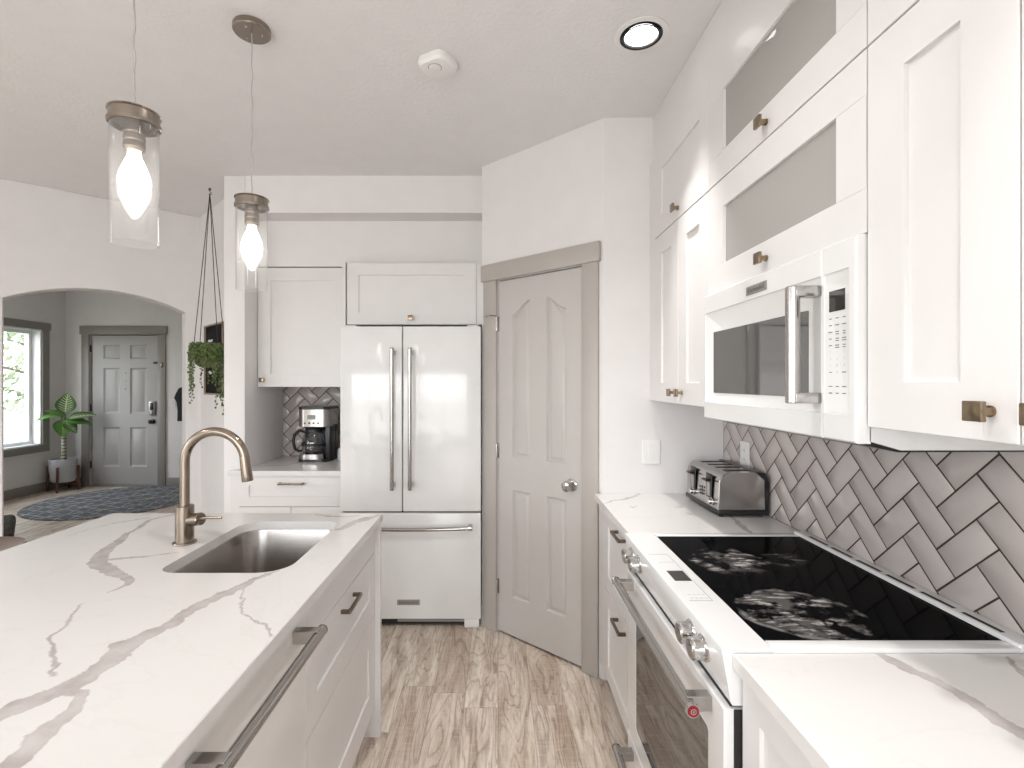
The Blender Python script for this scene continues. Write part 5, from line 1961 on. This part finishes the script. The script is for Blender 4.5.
for k in range(330):
    a = rnd.uniform(0, 6.283); zz = 1.70 - abs(rnd.gauss(0, .05))
    fol.sphere((hx + .112 * math.cos(a), hy + .112 * math.sin(a), zz), rnd.uniform(.006, .009), (1, 1, 1.1), 1)
fol.build('foliage', M['pearl'], hp, recalc=False)

# ================================================================== chalkboard behind it
cb = thing('chalkboard', 'small framed chalkboard with white writing behind the hanging plant', 'chalkboard', CF @ Vector((.36, 1.36, .02)))
cu0, cu1, cv0, cv1 = .175, .60, 1.365, 1.885
mb = MB()
for (a, b, c, d) in ((cu0, cu1, cv0, cv0 + .012), (cu0, cu1, cv1 - .012, cv1), (cu0, cu0 + .012, cv0 + .012, cv1 - .012), (cu1 - .012, cu1, cv0 + .012, cv1 - .012)):
    mb.fbox(CF, a, b, c, d, .001, .022, .001, 1)
mb.build('frame', M['frame_wood'], cb)
mb = MB(); mb.fbox(CF, cu0 + .012, cu1 - .012, cv0 + .012, cv1 - .012, .001, .010)
mb.build('board', M['chalk'], cb)
for (u, v, w, h_) in ((.30, 1.765, .10, .016), (.33, 1.735, .12, .014), (.30, 1.53, .07, .02), (.36, 1.535, .05, .014), (.33, 1.60, .06, .01)):
    mb = MB()
    pts = [CF @ Vector((u - w / 2 + w * k / 14, v + h_ * .5 * math.sin(k * 1.9), .0108)) for k in range(15)]
    mb.tube(pts, .004, 6)
    mb.build('chalk_writing', M['chalk_white'], cb)

# ================================================================== jacket by the front door
jk = thing('jacket', 'black jacket hanging on the entry wall beside the arch jamb', 'jacket', (-4.35, 6.93, .9))
mb = MB()
rings = [(1.40, .02, .02), (1.37, .085, .045), (1.30, .125, .06), (1.24, .15, .06), (1.18, .115, .055), (1.05, .10, .05), (.92, .105, .05)]
lp = []
for (zz, a, b) in rings:
    lp.append([mb.bm.verts.new((-4.34 + a * math.cos(2 * math.pi * k / 20) * (1 + .06 * math.sin(5 * k)), 6.925 + b * math.sin(2 * math.pi * k / 20), zz)) for k in range(20)])
for l0, l1 in zip(lp[:-1], lp[1:]):
    for k in range(20):
        mb.bm.faces.new((l0[k], l0[(k + 1) % 20], l1[(k + 1) % 20], l1[k]))
mb.bm.faces.new(lp[0]); mb.bm.faces.new(lp[-1])
mb.build('cloth', M['coat'], jk, angle=60)
mb = MB(); mb.fbox(Fb, -4.36, -4.32, 1.40, 1.46, .0, .01, .002); mb.tube([(-4.34, 6.99, 1.43), (-4.34, 6.94, 1.415), (-4.34, 6.925, 1.43)], .006, 8)
tag(mb.build('wall_hook', M['black']), 'black wall hook holding the jacket', 'hook')

# ================================================================== upholstered bench behind the left jamb
AO = AF @ Matrix.Translation((J0, 0, 0))      # u along the wall from the left jamb, d towards the kitchen


def tufted_mat():
    m, nt, bs = new_mat('dark_brown_woven_upholstery')
    v = N(nt, 'ShaderNodeTexVoronoi')
    setin(v, 'Vector', objco(nt)); v.inputs['Scale'].default_value = 34
    nt.links.new(ramp(nt, v.outputs['Distance'], [(0.0, (0.10, 0.085, 0.08)), (0.6, (0.03, 0.025, 0.024))]), bs.inputs['Base Color'])
    bs.inputs['Roughness'].default_value = 0.75
    bump(nt, v.outputs['Distance'], 0.6, 0.01, bs)
    return m


M['upholstery'] = tufted_mat()
be = thing('bench', 'dark brown upholstered bench behind the left jamb of the arch', 'bench', AO @ Vector((-.45, 0, -.5)))
mb = MB(); mb.fbox(AO, -.95, .045, .36, .455, -.86, -.16, .035, 4)
mb.build('seat', M['upholstery'], be)
mb = MB(); mb.fbox(AO, -.93, .015, .10, .37, -.83, -.19, .012, 2)
mb.build('base', M['coat'], be)
for (u, d) in ((-.88, -.78), (-.03, -.78), (-.88, -.25), (-.03, -.25)):
    mb = MB(); mb.cyl(AO @ Vector((u, 0, d)), AO @ Vector((u, .105, d)), .018, .024, 14)
    mb.build('leg', M['walnut'], be)

# ================================================================== wooden stool at the island's far side
sx_, sy_ = -2.225, 2.10
so = thing('bar_stool', 'reddish brown wooden stool at the left edge beside the island', 'stool', (sx_, sy_, 0))
mb = MB()
mb.lathe([(0, .725), (.165, .725), (.178, .732), (.182, .745), (.175, .758), (.12, .752), (0, .748)], (sx_, sy_, 0), (0, 0, 1), 40)
mb.build('seat', M['redwood'], so)
for k in range(4):
    a = math.radians(45 + 90 * k)
    m_ = MB(); m_.tube([(sx_ + .12 * math.cos(a), sy_ + .12 * math.sin(a), .73), (sx_ + .20 * math.cos(a), sy_ + .20 * math.sin(a), 0)], [.019, .015], 12)
    m_.build('leg', M['redwood'], so)
for k in range(4):
    a, b = math.radians(45 + 90 * k), math.radians(135 + 90 * k)
    m_ = MB(); m_.tube([(sx_ + .173 * math.cos(a), sy_ + .173 * math.sin(a), .22), (sx_ + .173 * math.cos(b), sy_ + .173 * math.sin(b), .22)], .010, 10)
    m_.build('stretcher', M['redwood'], so)
